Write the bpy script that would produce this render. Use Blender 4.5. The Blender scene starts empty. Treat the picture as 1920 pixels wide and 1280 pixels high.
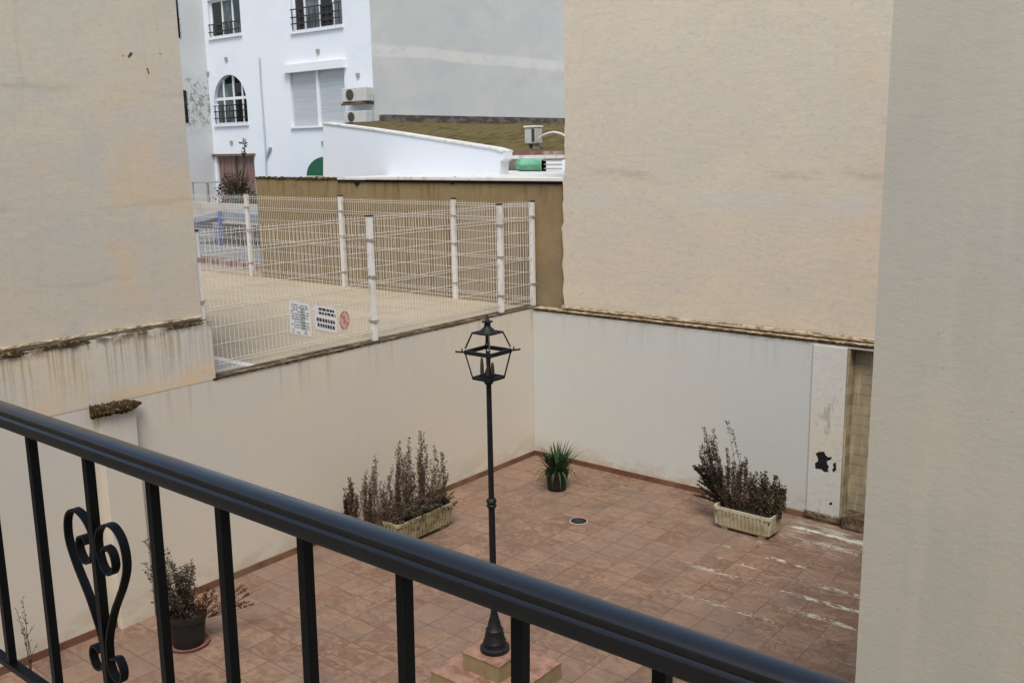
import bpy, bmesh, math, random
from mathutils import Vector, Matrix, noise
random.seed(7)
# ------------------------------------------------------------------ camera, world, sun, exposure
scene = bpy.context.scene
COL = scene.collection
F, PITCH, ROLL, YAW, H = 1811.8, 0.19748, -0.018404, 0.686256, 4.4
fw = Vector((-math.sin(YAW)*math.cos(PITCH), math.cos(YAW)*math.cos(PITCH), -math.sin(PITCH)))
rt = fw.cross(Vector((0, 0, 1))).normalized(); up = rt.cross(fw)
R2 = math.cos(ROLL)*rt + math.sin(ROLL)*up
U2 = -math.sin(ROLL)*rt + math.cos(ROLL)*up
cam = bpy.data.cameras.new('camera'); cam.sensor_width = 36; cam.lens = F/1920*36
cam.clip_start = 0.05; cam.clip_end = 600
co = bpy.data.objects.new('camera', cam); COL.objects.link(co)
M = Matrix((R2, U2, -fw)).transposed().to_4x4(); M.translation = (0, 0, H)
co.matrix_world = M; scene.camera = co
SUN_EL, SUN_AZ = math.radians(58), math.radians(140)     # azimuth clockwise from +Y
world = bpy.data.worlds.new("World"); scene.world = world; world.use_nodes = True
wn = world.node_tree; bg = wn.nodes['Background']
sky = wn.nodes.new('ShaderNodeTexSky'); sky.sky_type = 'NISHITA'; sky.sun_disc = False
sky.sun_elevation = SUN_EL; sky.sun_rotation = SUN_AZ; sky.dust_density = 2; sky.air_density = 1.0; sky.ozone_density = 1.0
wn.links.new(sky.outputs[0], bg.inputs[0]); bg.inputs[1].default_value = 0.13
sl = bpy.data.lights.new('sun', 'SUN'); sl.energy = 1.5; sl.angle = math.radians(25); sl.color = (1, .985, .96)
so = bpy.data.objects.new('sun', sl); COL.objects.link(so)
sdir = Vector((math.sin(SUN_AZ)*math.cos(SUN_EL), math.cos(SUN_AZ)*math.cos(SUN_EL), math.sin(SUN_EL)))
so.rotation_euler = sdir.to_track_quat('Z', 'Y').to_euler(); so.location = (0, 0, 30)
scene.view_settings.view_transform = 'Standard'; scene.view_settings.look = 'None'
scene.view_settings.exposure = 0.63; scene.view_settings.gamma = 1
# ------------------------------------------------------------------ helpers
def at(px, py, ax, v):
    """point seen at a pixel of the 1920 px photograph on the plane axis ax = v"""
    d = fw*F + R2*(px-960) - U2*(py-640)
    o = Vector((0, 0, H)); return o + d*((v-o[ax])/d[ax])
def sr(r, g, b, k=1.0):
    f = lambda c: ((c/255+.055)/1.055)**2.4 if c/255 > .04045 else c/255/12.92
    return (f(r)*k, f(g)*k, f(b)*k, 1)
class MB:
    def __init__(s): s.bm = bmesh.new()
    def quad(s, *p):
        return s.bm.faces.new([s.bm.verts.new(q) for q in p])
    def box(s, x0, x1, y0, y1, z0, z1):
        v = [s.bm.verts.new((x, y, z)) for x in (x0, x1) for y in (y0, y1) for z in (z0, z1)]
        for f in ((0,1,3,2),(4,6,7,5),(0,4,5,1),(2,3,7,6),(0,2,6,4),(1,5,7,3)): s.bm.faces.new([v[i] for i in f])
        return s
    def bar(s, a, b, w, h=None, upv=(0, 0, 1)):
        a, b = Vector(a), Vector(b); d = (b-a).normalized(); h = h or w
        u = d.cross(Vector(upv))
        if u.length < 1e-4: u = d.cross(Vector((0, 1, 0)))
        u.normalize(); n = u.cross(d)
        r = [[s.bm.verts.new(p + u*(i*w/2) + n*(j*h/2)) for i, j in ((-1,-1),(1,-1),(1,1),(-1,1))] for p in (a, b)]
        for k in range(4): s.bm.faces.new((r[0][k], r[0][(k+1)%4], r[1][(k+1)%4], r[1][k]))
        s.bm.faces.new(r[0][::-1]); s.bm.faces.new(r[1]); return s
    def tube(s, pts, rad, n=8, caps=True):
        pts = [Vector(p) for p in pts]; rad = rad if isinstance(rad, (list, tuple)) else [rad]*len(pts)
        rings = []; ref = None
        for i, p in enumerate(pts):
            d = (pts[min(i+1, len(pts)-1)] - pts[max(i-1, 0)]).normalized()
            if ref is None: ref = Vector((0, 0, 1)) if abs(d.z) < .9 else Vector((1, 0, 0))
            u = d.cross(ref).normalized(); w = u.cross(d).normalized(); ref = w
            rings.append([s.bm.verts.new(p + (u*math.cos(2*math.pi*k/n)+w*math.sin(2*math.pi*k/n))*rad[i]) for k in range(n)])
        for a, b in zip(rings, rings[1:]):
            for k in range(n): s.bm.faces.new((a[k], a[(k+1)%n], b[(k+1)%n], b[k]))
        if caps: s.bm.faces.new(rings[0][::-1]); s.bm.faces.new(rings[-1])
        return s
    def lathe(s, prof, c=(0, 0, 0), n=24):
        rings = [[s.bm.verts.new((c[0]+r*math.cos(2*math.pi*k/n), c[1]+r*math.sin(2*math.pi*k/n), c[2]+z)) for k in range(n)] for r, z in prof]
        for a, b in zip(rings, rings[1:]):
            for k in range(n): s.bm.faces.new((a[k], a[(k+1)%n], b[(k+1)%n], b[k]))
        if prof[0][0] > 1e-4: s.bm.faces.new(rings[0][::-1])
        if prof[-1][0] > 1e-4: s.bm.faces.new(rings[-1])
        return s
    def prism(s, poly, d):
        """poly: 3-D points of one face, d: extrusion vector"""
        a = [s.bm.verts.new(p) for p in poly]; b = [s.bm.verts.new(Vector(p)+Vector(d)) for p in poly]; n = len(a)
        s.bm.faces.new(a); s.bm.faces.new(b[::-1])
        for k in range(n): s.bm.faces.new((a[k], b[k], b[(k+1)%n], a[(k+1)%n]))
        return s
    def build(s, name, m, parent=None, smooth=False, bevel=0, fix=True):
        if fix: bmesh.ops.recalc_face_normals(s.bm, faces=s.bm.faces)
        me = bpy.data.meshes.new(name); off = Vector((0, 0, 0)); p = parent
        while p is not None: off += p.location; p = p.parent
        for v in s.bm.verts: v.co -= off
        s.bm.to_mesh(me); s.bm.free()
        if smooth:
            for f in me.polygons: f.use_smooth = True
        me.materials.append(m)
        o = bpy.data.objects.new(name, me); COL.objects.link(o); o.parent = parent
        if bevel:
            b = o.modifiers.new('bevel', 'BEVEL'); b.width = bevel; b.segments = 2; b.limit_method = 'ANGLE'
        if smooth == 'auto':
            e = o.modifiers.new('split', 'EDGE_SPLIT'); e.split_angle = math.radians(38)
        return o
def loose(mb, name, m, parent, **k):
    """one object for each separate piece of the mesh"""
    bm = mb.bm; bm.verts.index_update(); seen = set(); out = []
    for v0 in list(bm.verts):
        if v0 in seen: continue
        st_, comp = [v0], []; seen.add(v0)
        while st_:
            v = st_.pop(); comp.append(v)
            for e in v.link_edges:
                w_ = e.other_vert(v)
                if w_ not in seen: seen.add(w_); st_.append(w_)
        nb = MB(); mp_ = {v: nb.bm.verts.new(v.co) for v in comp}
        for f in {f for v in comp for f in v.link_faces}: nb.bm.faces.new([mp_[v] for v in f.verts])
        out.append(nb.build(name, m, parent, **k))
    bm.free(); return out
def tag(o, label, cat, group=None, kind=None):
    if label: o['label'] = label
    if cat: o['category'] = cat
    if group: o['group'] = group
    if kind: o['kind'] = kind
    return o
def thing(name, label, cat, loc=(0, 0, 0), group=None):
    o = bpy.data.objects.new(name, None); COL.objects.link(o); o.location = loc; o.empty_display_size = .2
    return tag(o, label, cat, group)
def copy_tree(o, parent=None):
    c = o.copy(); COL.objects.link(c); c.parent = parent
    for ch in o.children: copy_tree(ch, c)
    return c
# ------------------------------------------------------------------ materials
class Mat:
    def __init__(s, name, base, rough=.9, metal=0, spec=.3):
        s.m = bpy.data.materials.new(name); s.m.use_nodes = True; s.t = s.m.node_tree; s.n = s.t.nodes
        s.b = s.n['Principled BSDF']; s.b.inputs['Roughness'].default_value = rough
        s.b.inputs['Metallic'].default_value = metal; s.b.inputs['Specular IOR Level'].default_value = spec
        s.b.inputs['Base Color'].default_value = base; s.cur = None; s.base = base; s.hs = []
        s.pos = s.n.new('ShaderNodeNewGeometry').outputs['Position']
    def L(s, a, b): s.t.links.new(a, b)
    def val(s, x, sock):
        if isinstance(x, (int, float)): sock.default_value = x
        else: s.L(x, sock)
    def math(s, op, a, b=0, c=None, clamp=False):
        n = s.n.new('ShaderNodeMath'); n.operation = op; n.use_clamp = clamp
        s.val(a, n.inputs[0]); s.val(b, n.inputs[1])
        if c is not None: s.val(c, n.inputs[2])
        return n.outputs[0]
    def ramp(s, v, lo, hi, smooth=True):
        n = s.n.new('ShaderNodeMapRange'); n.interpolation_type = 'SMOOTHSTEP' if smooth else 'LINEAR'
        s.val(v, n.inputs['Value']); n.inputs['From Min'].default_value = lo; n.inputs['From Max'].default_value = hi
        return n.outputs['Result']
    def noise(s, scale, detail=4, rough=.55, off=(0, 0, 0), dist=0, vec=None):
        mp = s.n.new('ShaderNodeMapping'); s.L(vec or s.pos, mp.inputs[0])
        mp.inputs['Scale'].default_value = scale if isinstance(scale, tuple) else (scale,)*3
        mp.inputs['Location'].default_value = off
        n = s.n.new('ShaderNodeTexNoise'); n.inputs['Scale'].default_value = 1; n.inputs['Detail'].default_value = detail
        n.inputs['Roughness'].default_value = rough; n.inputs['Distortion'].default_value = dist
        s.L(mp.outputs[0], n.inputs['Vector']); return n.outputs['Fac']
    def xyz(s):
        n = s.n.new('ShaderNodeSeparateXYZ'); s.L(s.pos, n.inputs[0]); return n.outputs
    def mix(s, fac, col, fac_k=1.0):
        n = s.n.new('ShaderNodeMix'); n.data_type = 'RGBA'
        f = fac if fac_k == 1 else s.math('MULTIPLY', fac, fac_k)
        s.val(f, n.inputs[0])
        if s.cur is None: n.inputs[6].default_value = s.base
        else: s.L(s.cur, n.inputs[6])
        if isinstance(col, tuple): n.inputs[7].default_value = col
        else: s.L(col, n.inputs[7])
        s.cur = n.outputs[2]; s.L(s.cur, s.b.inputs['Base Color']); return s
    def blotch(s, scale, lo, hi, col, k=1.0, **kw):
        return s.mix(s.ramp(s.noise(scale, **kw), lo, hi), col, k)
    def bump(s, h, strength=.3, dist=.01):
        s.hs.append((h, dist)); n = s.n.new('ShaderNodeBump'); n.inputs['Strength'].default_value = strength
        n.inputs['Distance'].default_value = dist; s.L(h, n.inputs['Height'])
        if getattr(s, 'lastb', None): s.L(s.lastb, n.inputs['Normal'])
        s.lastb = n.outputs[0]; s.L(s.lastb, s.b.inputs['Normal']); return s
def tint(M_, r, g, b):
    """multiply every colour of a material"""
    for n in M_.n:
        if n.type == 'MIX' and n.data_type == 'RGBA':
            for i in (6, 7):
                if not n.inputs[i].is_linked:
                    c = n.inputs[i].default_value; n.inputs[i].default_value = (min(c[0]*r, .95), min(c[1]*g, .95), min(c[2]*b, .95), 1)
    c = M_.b.inputs['Base Color'].default_value; M_.b.inputs['Base Color'].default_value = (min(c[0]*r, .95), min(c[1]*g, .95), min(c[2]*b, .95), 1)
def near(m, c, r0, r1):
    """1 inside r0 of point c, 0 beyond r1"""
    n = m.n.new('ShaderNodeVectorMath'); n.operation = 'DISTANCE'; m.L(m.pos, n.inputs[0]); n.inputs[1].default_value = c
    return m.math('SUBTRACT', 1, m.ramp(n.outputs['Value'], r0, r1))

def plaster(name, base, a, b, ka=.5, kb=.5, sc=.7, fine=.12, bumps=(.35, .25), off=(0, 0, 0)):
    m = Mat(name, base, .92, spec=.15)
    m.blotch((sc, sc, sc*1.5), .42, .66, a, ka, off=off, detail=5, dist=.6)
    m.blotch((sc*1.7, sc*1.7, sc*2.6), .46, .70, b, kb, off=(off[0]+5, 3, 1), detail=6, rough=.62, dist=.9)
    m.blotch((14, 14, 22), .47, .74, (base[0]*.72, base[1]*.7, base[2]*.68, 1), fine*2.2, detail=5, rough=.7)
    m.blotch((9, 9, 30), .56, .75, (min(base[0]*1.25, .9), min(base[1]*1.24, .9), min(base[2]*1.2, .9), 1), fine*2, off=(9, 2, 7), detail=4, rough=.7)
    m.bump(m.noise((3.5, 3.5, 9), 6, .68, dist=.25), bumps[0]*.5, .02)
    m.bump(m.noise((55, 55, 90), 4, .7), bumps[1], .004)
    return m
# left building: cream/ochre blotches on lilac grey render
LBm = plaster('render_left', sr(199, 179, 160), sr(210, 184, 156), sr(188, 175, 162), .6, .5, .8, fine=.15)
LBm.blotch((.9, .9, 1.6),   .5, .68, sr(212, 176, 140), .5, off=(3, 8, 2), detail=5, dist=1)
z = LBm.xyz()[2]
for zc, w in ((4.05, .05), (3.35, .06), (5.05, .05)):       # horizontal day joints in the render
    g = LBm.math('SUBTRACT', 1, LBm.ramp(LBm.math('ABSOLUTE', LBm.math('ADD', LBm.math('SUBTRACT', z, zc), LBm.math('MULTIPLY', LBm.noise((1.4, 1.4, 1), 3), .16))), 0, w))
    LBm.mix(LBm.math('MULTIPLY', g, LBm.ramp(LBm.noise((1.5, 1.5, 6), 4), .45, .6)), sr(176, 150, 122), .4)
vr = LBm.ramp(LBm.noise((10, 10, .5), 5, .7, off=(2, 2, 2)), .56, .7)
LBm.mix(LBm.math('MULTIPLY', vr, LBm.ramp(LBm.noise((1.1, 1.1, .8), 3), .45, .6)), sr(172, 150, 126), .3)
# right building
BBm = plaster('render_right', sr(196, 178, 156), sr(205, 184, 157), sr(187, 175, 159), .6, .5, .7, fine=.18, bumps=(.5, .3), off=(2, 7, 4))
z = BBm.xyz()[2]; x = BBm.xyz()[0]
g = BBm.math('SUBTRACT', 1, BBm.ramp(BBm.math('ABSOLUTE', BBm.math('SUBTRACT', BBm.math('ADD', z, BBm.math('MULTIPLY', BBm.noise((.8, 1, 1), 3), .3)), 4.18)), 0, .09))
BBm.mix(BBm.math('MULTIPLY', g, BBm.ramp(BBm.noise((2.2, 2, 9), 5, .7), .42, .62)), sr(160, 140, 116), .45)
g = BBm.math('SUBTRACT', 1, BBm.ramp(BBm.math('ABSOLUTE', BBm.math('SUBTRACT', z, 3.72)), .0, .2))
BBm.mix(BBm.math('MULTIPLY', g, BBm.ramp(BBm.noise((.9, 1, 2), 4, .6, off=(4, 0, 0)), .40, .6)), sr(192, 180, 166), .7)
BBm.mix(BBm.ramp(BBm.noise((3.5, 3, 8), 6, .75, dist=2), .60, .72), sr(164, 132, 98), .35)
BBm.mix(BBm.ramp(BBm.noise((16, 16, 40), 5, .7, off=(1, 5, 2)), .62, .70), sr(146, 124, 100), .35)
BBm.mix(BBm.ramp(BBm.noise((7, 7, 16), 5, .75, off=(4, 5, 9), dist=1), .60, .70), sr(212, 196, 174), .4)
LBm.mix(LBm.ramp(LBm.noise((14, 14, 44), 5, .7, off=(1, 5, 2)), .63, .71), sr(158, 136, 112), .35)
LBm.mix(LBm.ramp(LBm.noise((2.2, 2.2, 6), 5, .75, off=(4, 5, 9), dist=1), .58, .70), sr(212, 192, 168), .4)
BBm.mix(BBm.math('MULTIPLY', BBm.ramp(x, -4.2, -3.7), BBm.ramp(BBm.noise((1.2, 1, 1.3), 4), .40, .65)), sr(206, 168, 126), .4)
# courtyard walls
CWm = plaster('cream_wall_paint', sr(183, 170, 155), sr(190, 174, 152), sr(176, 170, 162), .5, .5, .5, fine=.06, bumps=(.16, .2))
z = CWm.xyz()[2]
CWm.mix(CWm.math('MULTIPLY', CWm.math('SUBTRACT', 1, CWm.ramp(z, .05, .5)), CWm.ramp(CWm.noise((2, 2, 5), 5, .65), .38, .62)), sr(150, 134, 108), .45)
drip = CWm.ramp(CWm.noise((9, 9, .35), 4, .6), .50, .68)
CWm.mix(CWm.math('MULTIPLY', CWm.ramp(z, 1.65, 2.2), drip), sr(150, 130, 104), .45)
RWm = plaster('white_wall_paint', sr(186, 181, 172), sr(190, 180, 164), sr(182, 182, 178), .5, .5, .6, fine=.07, bumps=(.2, .2), off=(6, 1, 1))
z = RWm.xyz()[2]
RWm.mix(RWm.math('MULTIPLY', RWm.math('SUBTRACT', 1, RWm.ramp(z, .04, .35)), RWm.ramp(RWm.noise((4, 4, 9), 5, .7), .38, .6)), sr(162, 140, 108), .6)
drip = RWm.ramp(RWm.noise((11, 11, .5), 4, .6), .48, .7)
RWm.mix(RWm.math('MULTIPLY', RWm.ramp(z, 1.6, 2.15), drip), sr(158, 150, 134), .4)
# stained damp band under the left building
SBm = plaster('stained_band', sr(188, 176, 163), sr(198, 172, 138), sr(178, 172, 168), .6, .5, 1.2)
z = SBm.xyz()[2]
d1 = SBm.ramp(SBm.noise((24, 24, .5), 6, .7), .47, .62)
SBm.mix(SBm.math('MULTIPLY', SBm.ramp(z, 2.05, 2.75), d1), sr(128, 108, 82), .5)
d2 = SBm.ramp(SBm.noise((30, 30, .5), 3, .6, off=(3, 3, 3)), .56, .7)
SBm.mix(SBm.math('MULTIPLY', SBm.ramp(z, 2.1, 2.75), d2), sr(104, 84, 60), .5)
SBm.mix(SBm.math('MULTIPLY', SBm.math('SUBTRACT', 1, SBm.ramp(z, 2.1, 2.5)), SBm.ramp(SBm.noise((1.4, 1.4, 2), 4), .35, .6)), sr(204, 166, 122), .7)
SBm.mix(SBm.math('MULTIPLY', SBm.ramp(z, 2.66, 2.77), SBm.ramp(SBm.noise((10, 10, 7), 5, .7), .42, .56)), sr(92, 74, 50), .85)
GWm = plaster('grey_render', sr(163, 155, 143), sr(168, 158, 143), sr(157, 154, 147), .5, .45, .8, fine=.05, bumps=(.08, .2), off=(1, 1, 9))
GWm.bump(GWm.noise((24, 24, 34), 3, .6), .08, .006)
GWm.blotch((2.2, 2.2, 1.0), .48, .62, sr(156, 150, 138), .5, off=(4, 4, 1), detail=6, rough=.7)
GWm.blotch((9, 9, 1.2), .55, .7, sr(172, 163, 148), .35, off=(1, 4, 1), detail=5)
GWm.blotch((60, 60, 60), .66, .74, sr(132, 124, 112), .4, detail=2)
Wm = plaster('white_facade', sr(226, 228, 230), sr(220, 225, 232), sr(216, 220, 226), .5, .5, .3, fine=.03, bumps=(.1, .1))
W2m = plaster('stained_facade', sr(196, 196, 192), sr(184, 186, 184), sr(205, 203, 196), .5, .5, .4)
z = W2m.xyz()[2]
band = W2m.math('MULTIPLY', W2m.ramp(z, 4.8, 5.9), W2m.math('SUBTRACT', 1, W2m.ramp(z, 7.0, 7.1)))
W2m.mix(W2m.math('MULTIPLY', band, W2m.ramp(W2m.noise((3, 5, 5), 6, .8), .50, .58)), sr(120, 116, 104), .8)
Gm = plaster('grey_party_wall', sr(172, 174, 174), sr(180, 180, 178), sr(162, 165, 168), .6, .6, .35, fine=.08, bumps=(.15, .1))
z = Gm.xyz()[2]; y = Gm.xyz()[1]
ln = Gm.math('SUBTRACT', z, Gm.math('MULTIPLY', Gm.noise((.4, .4, .4), 3), .25))
g = Gm.math('MULTIPLY', Gm.ramp(ln, 7.10, 7.20), Gm.math('SUBTRACT', 1, Gm.ramp(ln, 7.44, 7.56)))
Gm.mix(Gm.math('MULTIPLY', g, Gm.ramp(Gm.noise((1, 1.3, 3), 5), .25, .5)), sr(198, 198, 192), .5)
Tm = plaster('tan_earth_render', sr(162, 136, 96), sr(150, 124, 86), sr(168, 146, 110), .7, .5, .8, fine=.25, bumps=(.5, .4), off=(8, 3, 2))
z = Tm.xyz()[2]
Tm.mix(Tm.math('MULTIPLY', Tm.ramp(z, 3.3, 3.95), Tm.ramp(Tm.noise((7, 7, .8), 5, .65), .46, .66)), sr(116, 88, 52), .6)
Tm.mix(Tm.math('MULTIPLY', Tm.math('SUBTRACT', 1, Tm.ramp(z, 2.4, 3.3)), Tm.ramp(Tm.noise((3, 3, 5), 5, .6), .35, .6)), sr(140, 124, 102), .6)
BRm = Mat('bare_block', sr(150, 130, 100), .95)
br = BRm.n.new('ShaderNodeTexBrick'); mp = BRm.n.new('ShaderNodeMapping'); mp.inputs['Rotation'].default_value = (math.radians(-90), 0, 0)
BRm.L(BRm.pos, mp.inputs[0]); BRm.L(mp.outputs[0], br.inputs[0]); br.inputs['Scale'].default_value = 1
br.inputs['Brick Width'].default_value = .4; br.inputs['Row Height'].default_value = .12; br.inputs['Mortar Size'].default_value = .008
br.inputs['Color1'].default_value = sr(158, 146, 120); br.inputs['Color2'].default_value = sr(150, 138, 114); br.inputs['Mortar'].default_value = sr(132, 118, 94)
BRm.mix(1.0, br.outputs[0]); BRm.blotch((5, 5, 3), .4, .7, sr(136, 120, 94), .6); BRm.blotch((14, 14, 2), .5, .7, sr(166, 150, 120), .5)
# floor tiles
Fm = Mat('terracotta_tile', sr(140, 98, 80), .62, spec=.35)
def tiles(m, size, mortar, rot=None):
    b = m.n.new('ShaderNodeTexBrick'); b.offset = 0; b.squash = 1; m.L(m.pos, b.inputs[0]); b.inputs['Scale'].default_value = 1
    b.inputs['Brick Width'].default_value = size; b.inputs['Row Height'].default_value = size
    b.inputs['Mortar Size'].default_value = mortar; b.inputs['Mortar Smooth'].default_value = .1
    b.inputs['Color1'].default_value = (0, 0, 0, 1); b.inputs['Color2'].default_value = (1, 1, 1, 1); b.inputs['Mortar'].default_value = (.5, .5, .5, 1)
    return b
tb = tiles(Fm, .333, .005); tw = tb
cell = tb.outputs['Color']
ov = Fm.n.new('ShaderNodeVectorMath'); ov.operation = 'MULTIPLY_ADD'; Fm.L(cell, ov.inputs[0]); ov.inputs[1].default_value = (31, 17, 5); Fm.L(Fm.pos, ov.inputs[2])
vec = ov.outputs[0]
Fm.mix(cell, sr(170, 126, 102), .9)
Fm.mix(Fm.ramp(Fm.noise((5, 9, 5), 6, .6, vec=vec, dist=1.5), .42, .62), sr(188, 148, 122), .55)
Fm.mix(Fm.ramp(Fm.noise((9, 6, 5), 6, .65, vec=vec, dist=1.8, off=(3, 3, 0)), .50, .66), sr(112, 74, 60), .45)
Fm.mix(Fm.ramp(Fm.noise((1.1, 1.1, 1), 4), .42, .66), sr(156, 122, 106), .6)
Fm.mix(Fm.ramp(Fm.noise((1.8, 1.8, 1), 4, off=(4, 9, 0)), .52, .72), sr(124, 104, 92), .5)
Fm.mix(tb.outputs['Fac'], sr(100, 76, 62), .65)
reg = near(Fm, (-3.4, 9.0, 0), .7, 1.7)
def lines(axis, wdt, seed):
    q = Fm.math('ADD', Fm.math('DIVIDE', Fm.xyz()[axis], .333), Fm.math('MULTIPLY', Fm.math('SUBTRACT', Fm.noise((7, 7, 1), 5, .7, off=(seed, 1, 0)), .5), .26))
    d_ = Fm.math('ABSOLUTE', Fm.math('SUBTRACT', Fm.math('FRACT', Fm.math('ADD', q, .5)), .5))
    return Fm.math('SUBTRACT', 1, Fm.ramp(d_, wdt*.4, wdt))
brk = Fm.ramp(Fm.noise((1.5, 2.6, 1), 6, .8, off=(2.2, 1.6, 0)), .50, .56)
pl_ = Fm.math('SUBTRACT', 1, Fm.ramp(Fm.math('ABSOLUTE', Fm.math('ADD', Fm.math('SUBTRACT', Fm.xyz()[1], 10.30), Fm.math('MULTIPLY', Fm.math('SUBTRACT', Fm.noise((6, 6, 1), 5, .7), .5), .14))), .02, .05))
Fm.mix(Fm.math('MULTIPLY', Fm.math('MULTIPLY', pl_, Fm.ramp(Fm.xyz()[0], -4.30, -4.18)), Fm.ramp(Fm.noise((9, 9, 1), 5, .7, off=(1, 2, 3)), .36, .44)), sr(240, 228, 206), .9)
fb = Fm.ramp(Fm.noise((13, 22, 1), 5, .75, off=(7, 3, 0)), .44, .52)
Fm.mix(Fm.math('MULTIPLY', fb, Fm.math('MULTIPLY', Fm.math('MULTIPLY', lines(1, .15, 3), reg), brk)), sr(240, 222, 196), .9)
brk2 = Fm.ramp(Fm.noise((7, 2, 1), 6, .75, off=(5.2, 4, 0)), .55, .62)
Fm.mix(Fm.math('MULTIPLY', Fm.math('MULTIPLY', lines(0, .05, 8), reg), brk2), sr(214, 196, 172), .6)
rg2 = near(Fm, (-3.7, 10.35, 0), .25, .8)
Fm.mix(Fm.math('MULTIPLY', rg2, Fm.ramp(Fm.noise((2.2, 12, 1), 6, .75), .51, .57)), sr(214, 202, 184), .8)
Fm.mix(Fm.ramp(Fm.noise((60, 60, 1), 3, .6, off=(9, 9, 0)), .68, .74), sr(90, 70, 58), .5)
hz = Fm.noise((30, 30, 1), 4, .6)
Fm.mix(Fm.math('MULTIPLY', near(Fm, (-3.4, 8.6, 0), .3, 1.7), Fm.ramp(hz, .60, .66)), sr(200, 186, 166), .45)
Fm.bump(Fm.math('SUBTRACT', 1, tb.outputs['Fac']), .35, .004); Fm.bump(Fm.noise(9, 4), .15, .01)
rr = Fm.ramp(Fm.noise((3, 3, 1), 4), .3, .7); rn = Fm.n.new('ShaderNodeMapRange'); Fm.L(rr, rn.inputs[0]); rn.inputs[3].default_value = .5; rn.inputs[4].default_value = .8; Fm.L(rn.outputs[0], Fm.b.inputs['Roughness'])
BSm = Mat('skirting_tile', sr(136, 90, 68), .6); BSm.blotch((6, 6, 6), .4, .65, sr(112, 70, 54), .7); BSm.blotch((2, 2, 2), .5, .65, sr(160, 120, 96), .6)
PLt = Mat('plinth_top_tile', sr(168, 122, 100), .6); PLt.blotch((14, 14, 8), .42, .62, sr(186, 140, 118), .8); PLt.blotch((9, 9, 9), .48, .66, sr(132, 86, 70), .7)
PLs = Mat('plinth_riser_tile', sr(164, 142, 104), .6); PLs.blotch((12, 12, 12), .4, .7, sr(146, 124, 88), .6)
# lot
LGm = Mat('sandy_lot', sr(188, 170, 142), .95, spec=.1)
LGm.blotch((.5, 1.6, 1), .42, .62, sr(176, 160, 136), .7, detail=6); LGm.blotch((1.2, 5, 1), .48, .66, sr(200, 182, 152), .5, detail=5)
LGm.blotch((30, 30, 1), .5, .75, sr(146, 130, 106), .4, detail=3); LGm.bump(LGm.noise((20, 20, 1), 5), .4, .02)
CGm = Mat('grey_concrete', sr(176, 172, 164), .9); CGm.blotch((2, 2, 2), .4, .66, sr(150, 148, 142), .6); CGm.blotch((30, 30, 30), .55, .7, sr(112, 110, 106), .5)
STm = Mat('asphalt_street', sr(122, 126, 128), .9); STm.blotch((.6, .6, .6), .4, .66, sr(98, 102, 106), .6); STm.blotch((30, 30, 30), .5, .7, sr(150, 150, 148), .4)
WPm = Mat('white_paint', sr(222, 218, 206), .8); WPm.blotch((9, 9, 9), .52, .66, sr(180, 172, 158), .7)
# metals and paints
BAm = Mat('black_matt_paint', (.0022, .0026, .003, 1), .5, 0, .14); BAm.bump(BAm.noise(30, 4), .08, .002)
BKm = Mat('black_satin_paint', (.006, .007, .008, 1), .26, 0, .95); BKm.b.inputs['Specular Tint'].default_value = (1, .86, .70, 1); BKm.bump(BKm.noise(40, 3), .04, .002)
rn = BKm.n.new('ShaderNodeMapRange'); BKm.L(BKm.noise((7, 7, 7), 5), rn.inputs[0]); rn.inputs[1].default_value = .35; rn.inputs[2].default_value = .7; rn.inputs[3].default_value = .20; rn.inputs[4].default_value = .30; BKm.L(rn.outputs[0], BKm.b.inputs['Roughness'])
IRm = Mat('cast_iron', (.010, .010, .011, 1), .55, 0, .4); IRm.blotch((20, 20, 20), .5, .7, sr(46, 38, 34), .6)
FPm = Mat('white_fence_paint', sr(226, 222, 212), .5); FPm.blotch((8, 8, 2), .5, .72, sr(188, 180, 166), .6)
WRm = Mat('fence_wire', sr(220, 212, 196), .5)
CLm = Mat('fence_clamp', sr(156, 150, 138), .5)
CPm = Mat('dark_cap', sr(72, 56, 46), .6)
MSm = Mat('moss_dirt', sr(84, 70, 46), 1, spec=.05); MSm.blotch((16, 16, 30), .38, .58, sr(50, 38, 24), .95, detail=6, rough=.75); MSm.blotch((28, 28, 50), .56, .70, sr(176, 158, 122), .8, detail=5); MSm.bump(MSm.noise(60, 5, .7), .8, .02)
MFm = Mat('mortar_fillet', sr(196, 178, 148), 1, spec=.05); MFm.blotch((11, 11, 60), .44, .58, sr(112, 92, 64), .9, detail=6, rough=.7); MFm.blotch((20, 20, 60), .62, .72, sr(70, 60, 42), .8, off=(4, 1, 1)); MFm.bump(MFm.noise(50, 5, .7), .7, .02)
DRm = Mat('dirty_edge', sr(86, 72, 56), 1, spec=.05); DRm.blotch((9, 9, 9), .44, .66, sr(150, 134, 108), .8, detail=6, rough=.7); DRm.bump(DRm.noise(60, 5, .7), .7, .01)
DKm = Mat('dark_void', (.012, .011, .010, 1), .9)
GLm = Mat('window_glass', sr(70, 82, 84), .08, 0, .6); GLm.blotch((1.4, 1.4, 1.2), .45, .6, sr(112, 122, 122), .7)
GDm = Mat('dark_glass', sr(26, 28, 32), .08, 0, .6)
FRm = Mat('white_frame', sr(226, 228, 228), .5)
SHm = Mat('shutter_slats', sr(196, 200, 200), .5); SHm.blotch((.5, .5, 30), .42, .6, sr(178, 183, 184), .7)
BDm = Mat('brown_door', sr(132, 106, 96), .7); BDm.blotch((12, 12, 1), .42, .62, sr(112, 88, 80), .7)
ACm = Mat('beige_casing', sr(196, 192, 182), .5); ACm.blotch((5, 5, 5), .5, .7, sr(164, 156, 142), .6)
ACd = Mat('fan_grille', sr(70, 66, 58), .6)
RUm = Mat('rusty_bracket', sr(110, 84, 66), .8)
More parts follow.
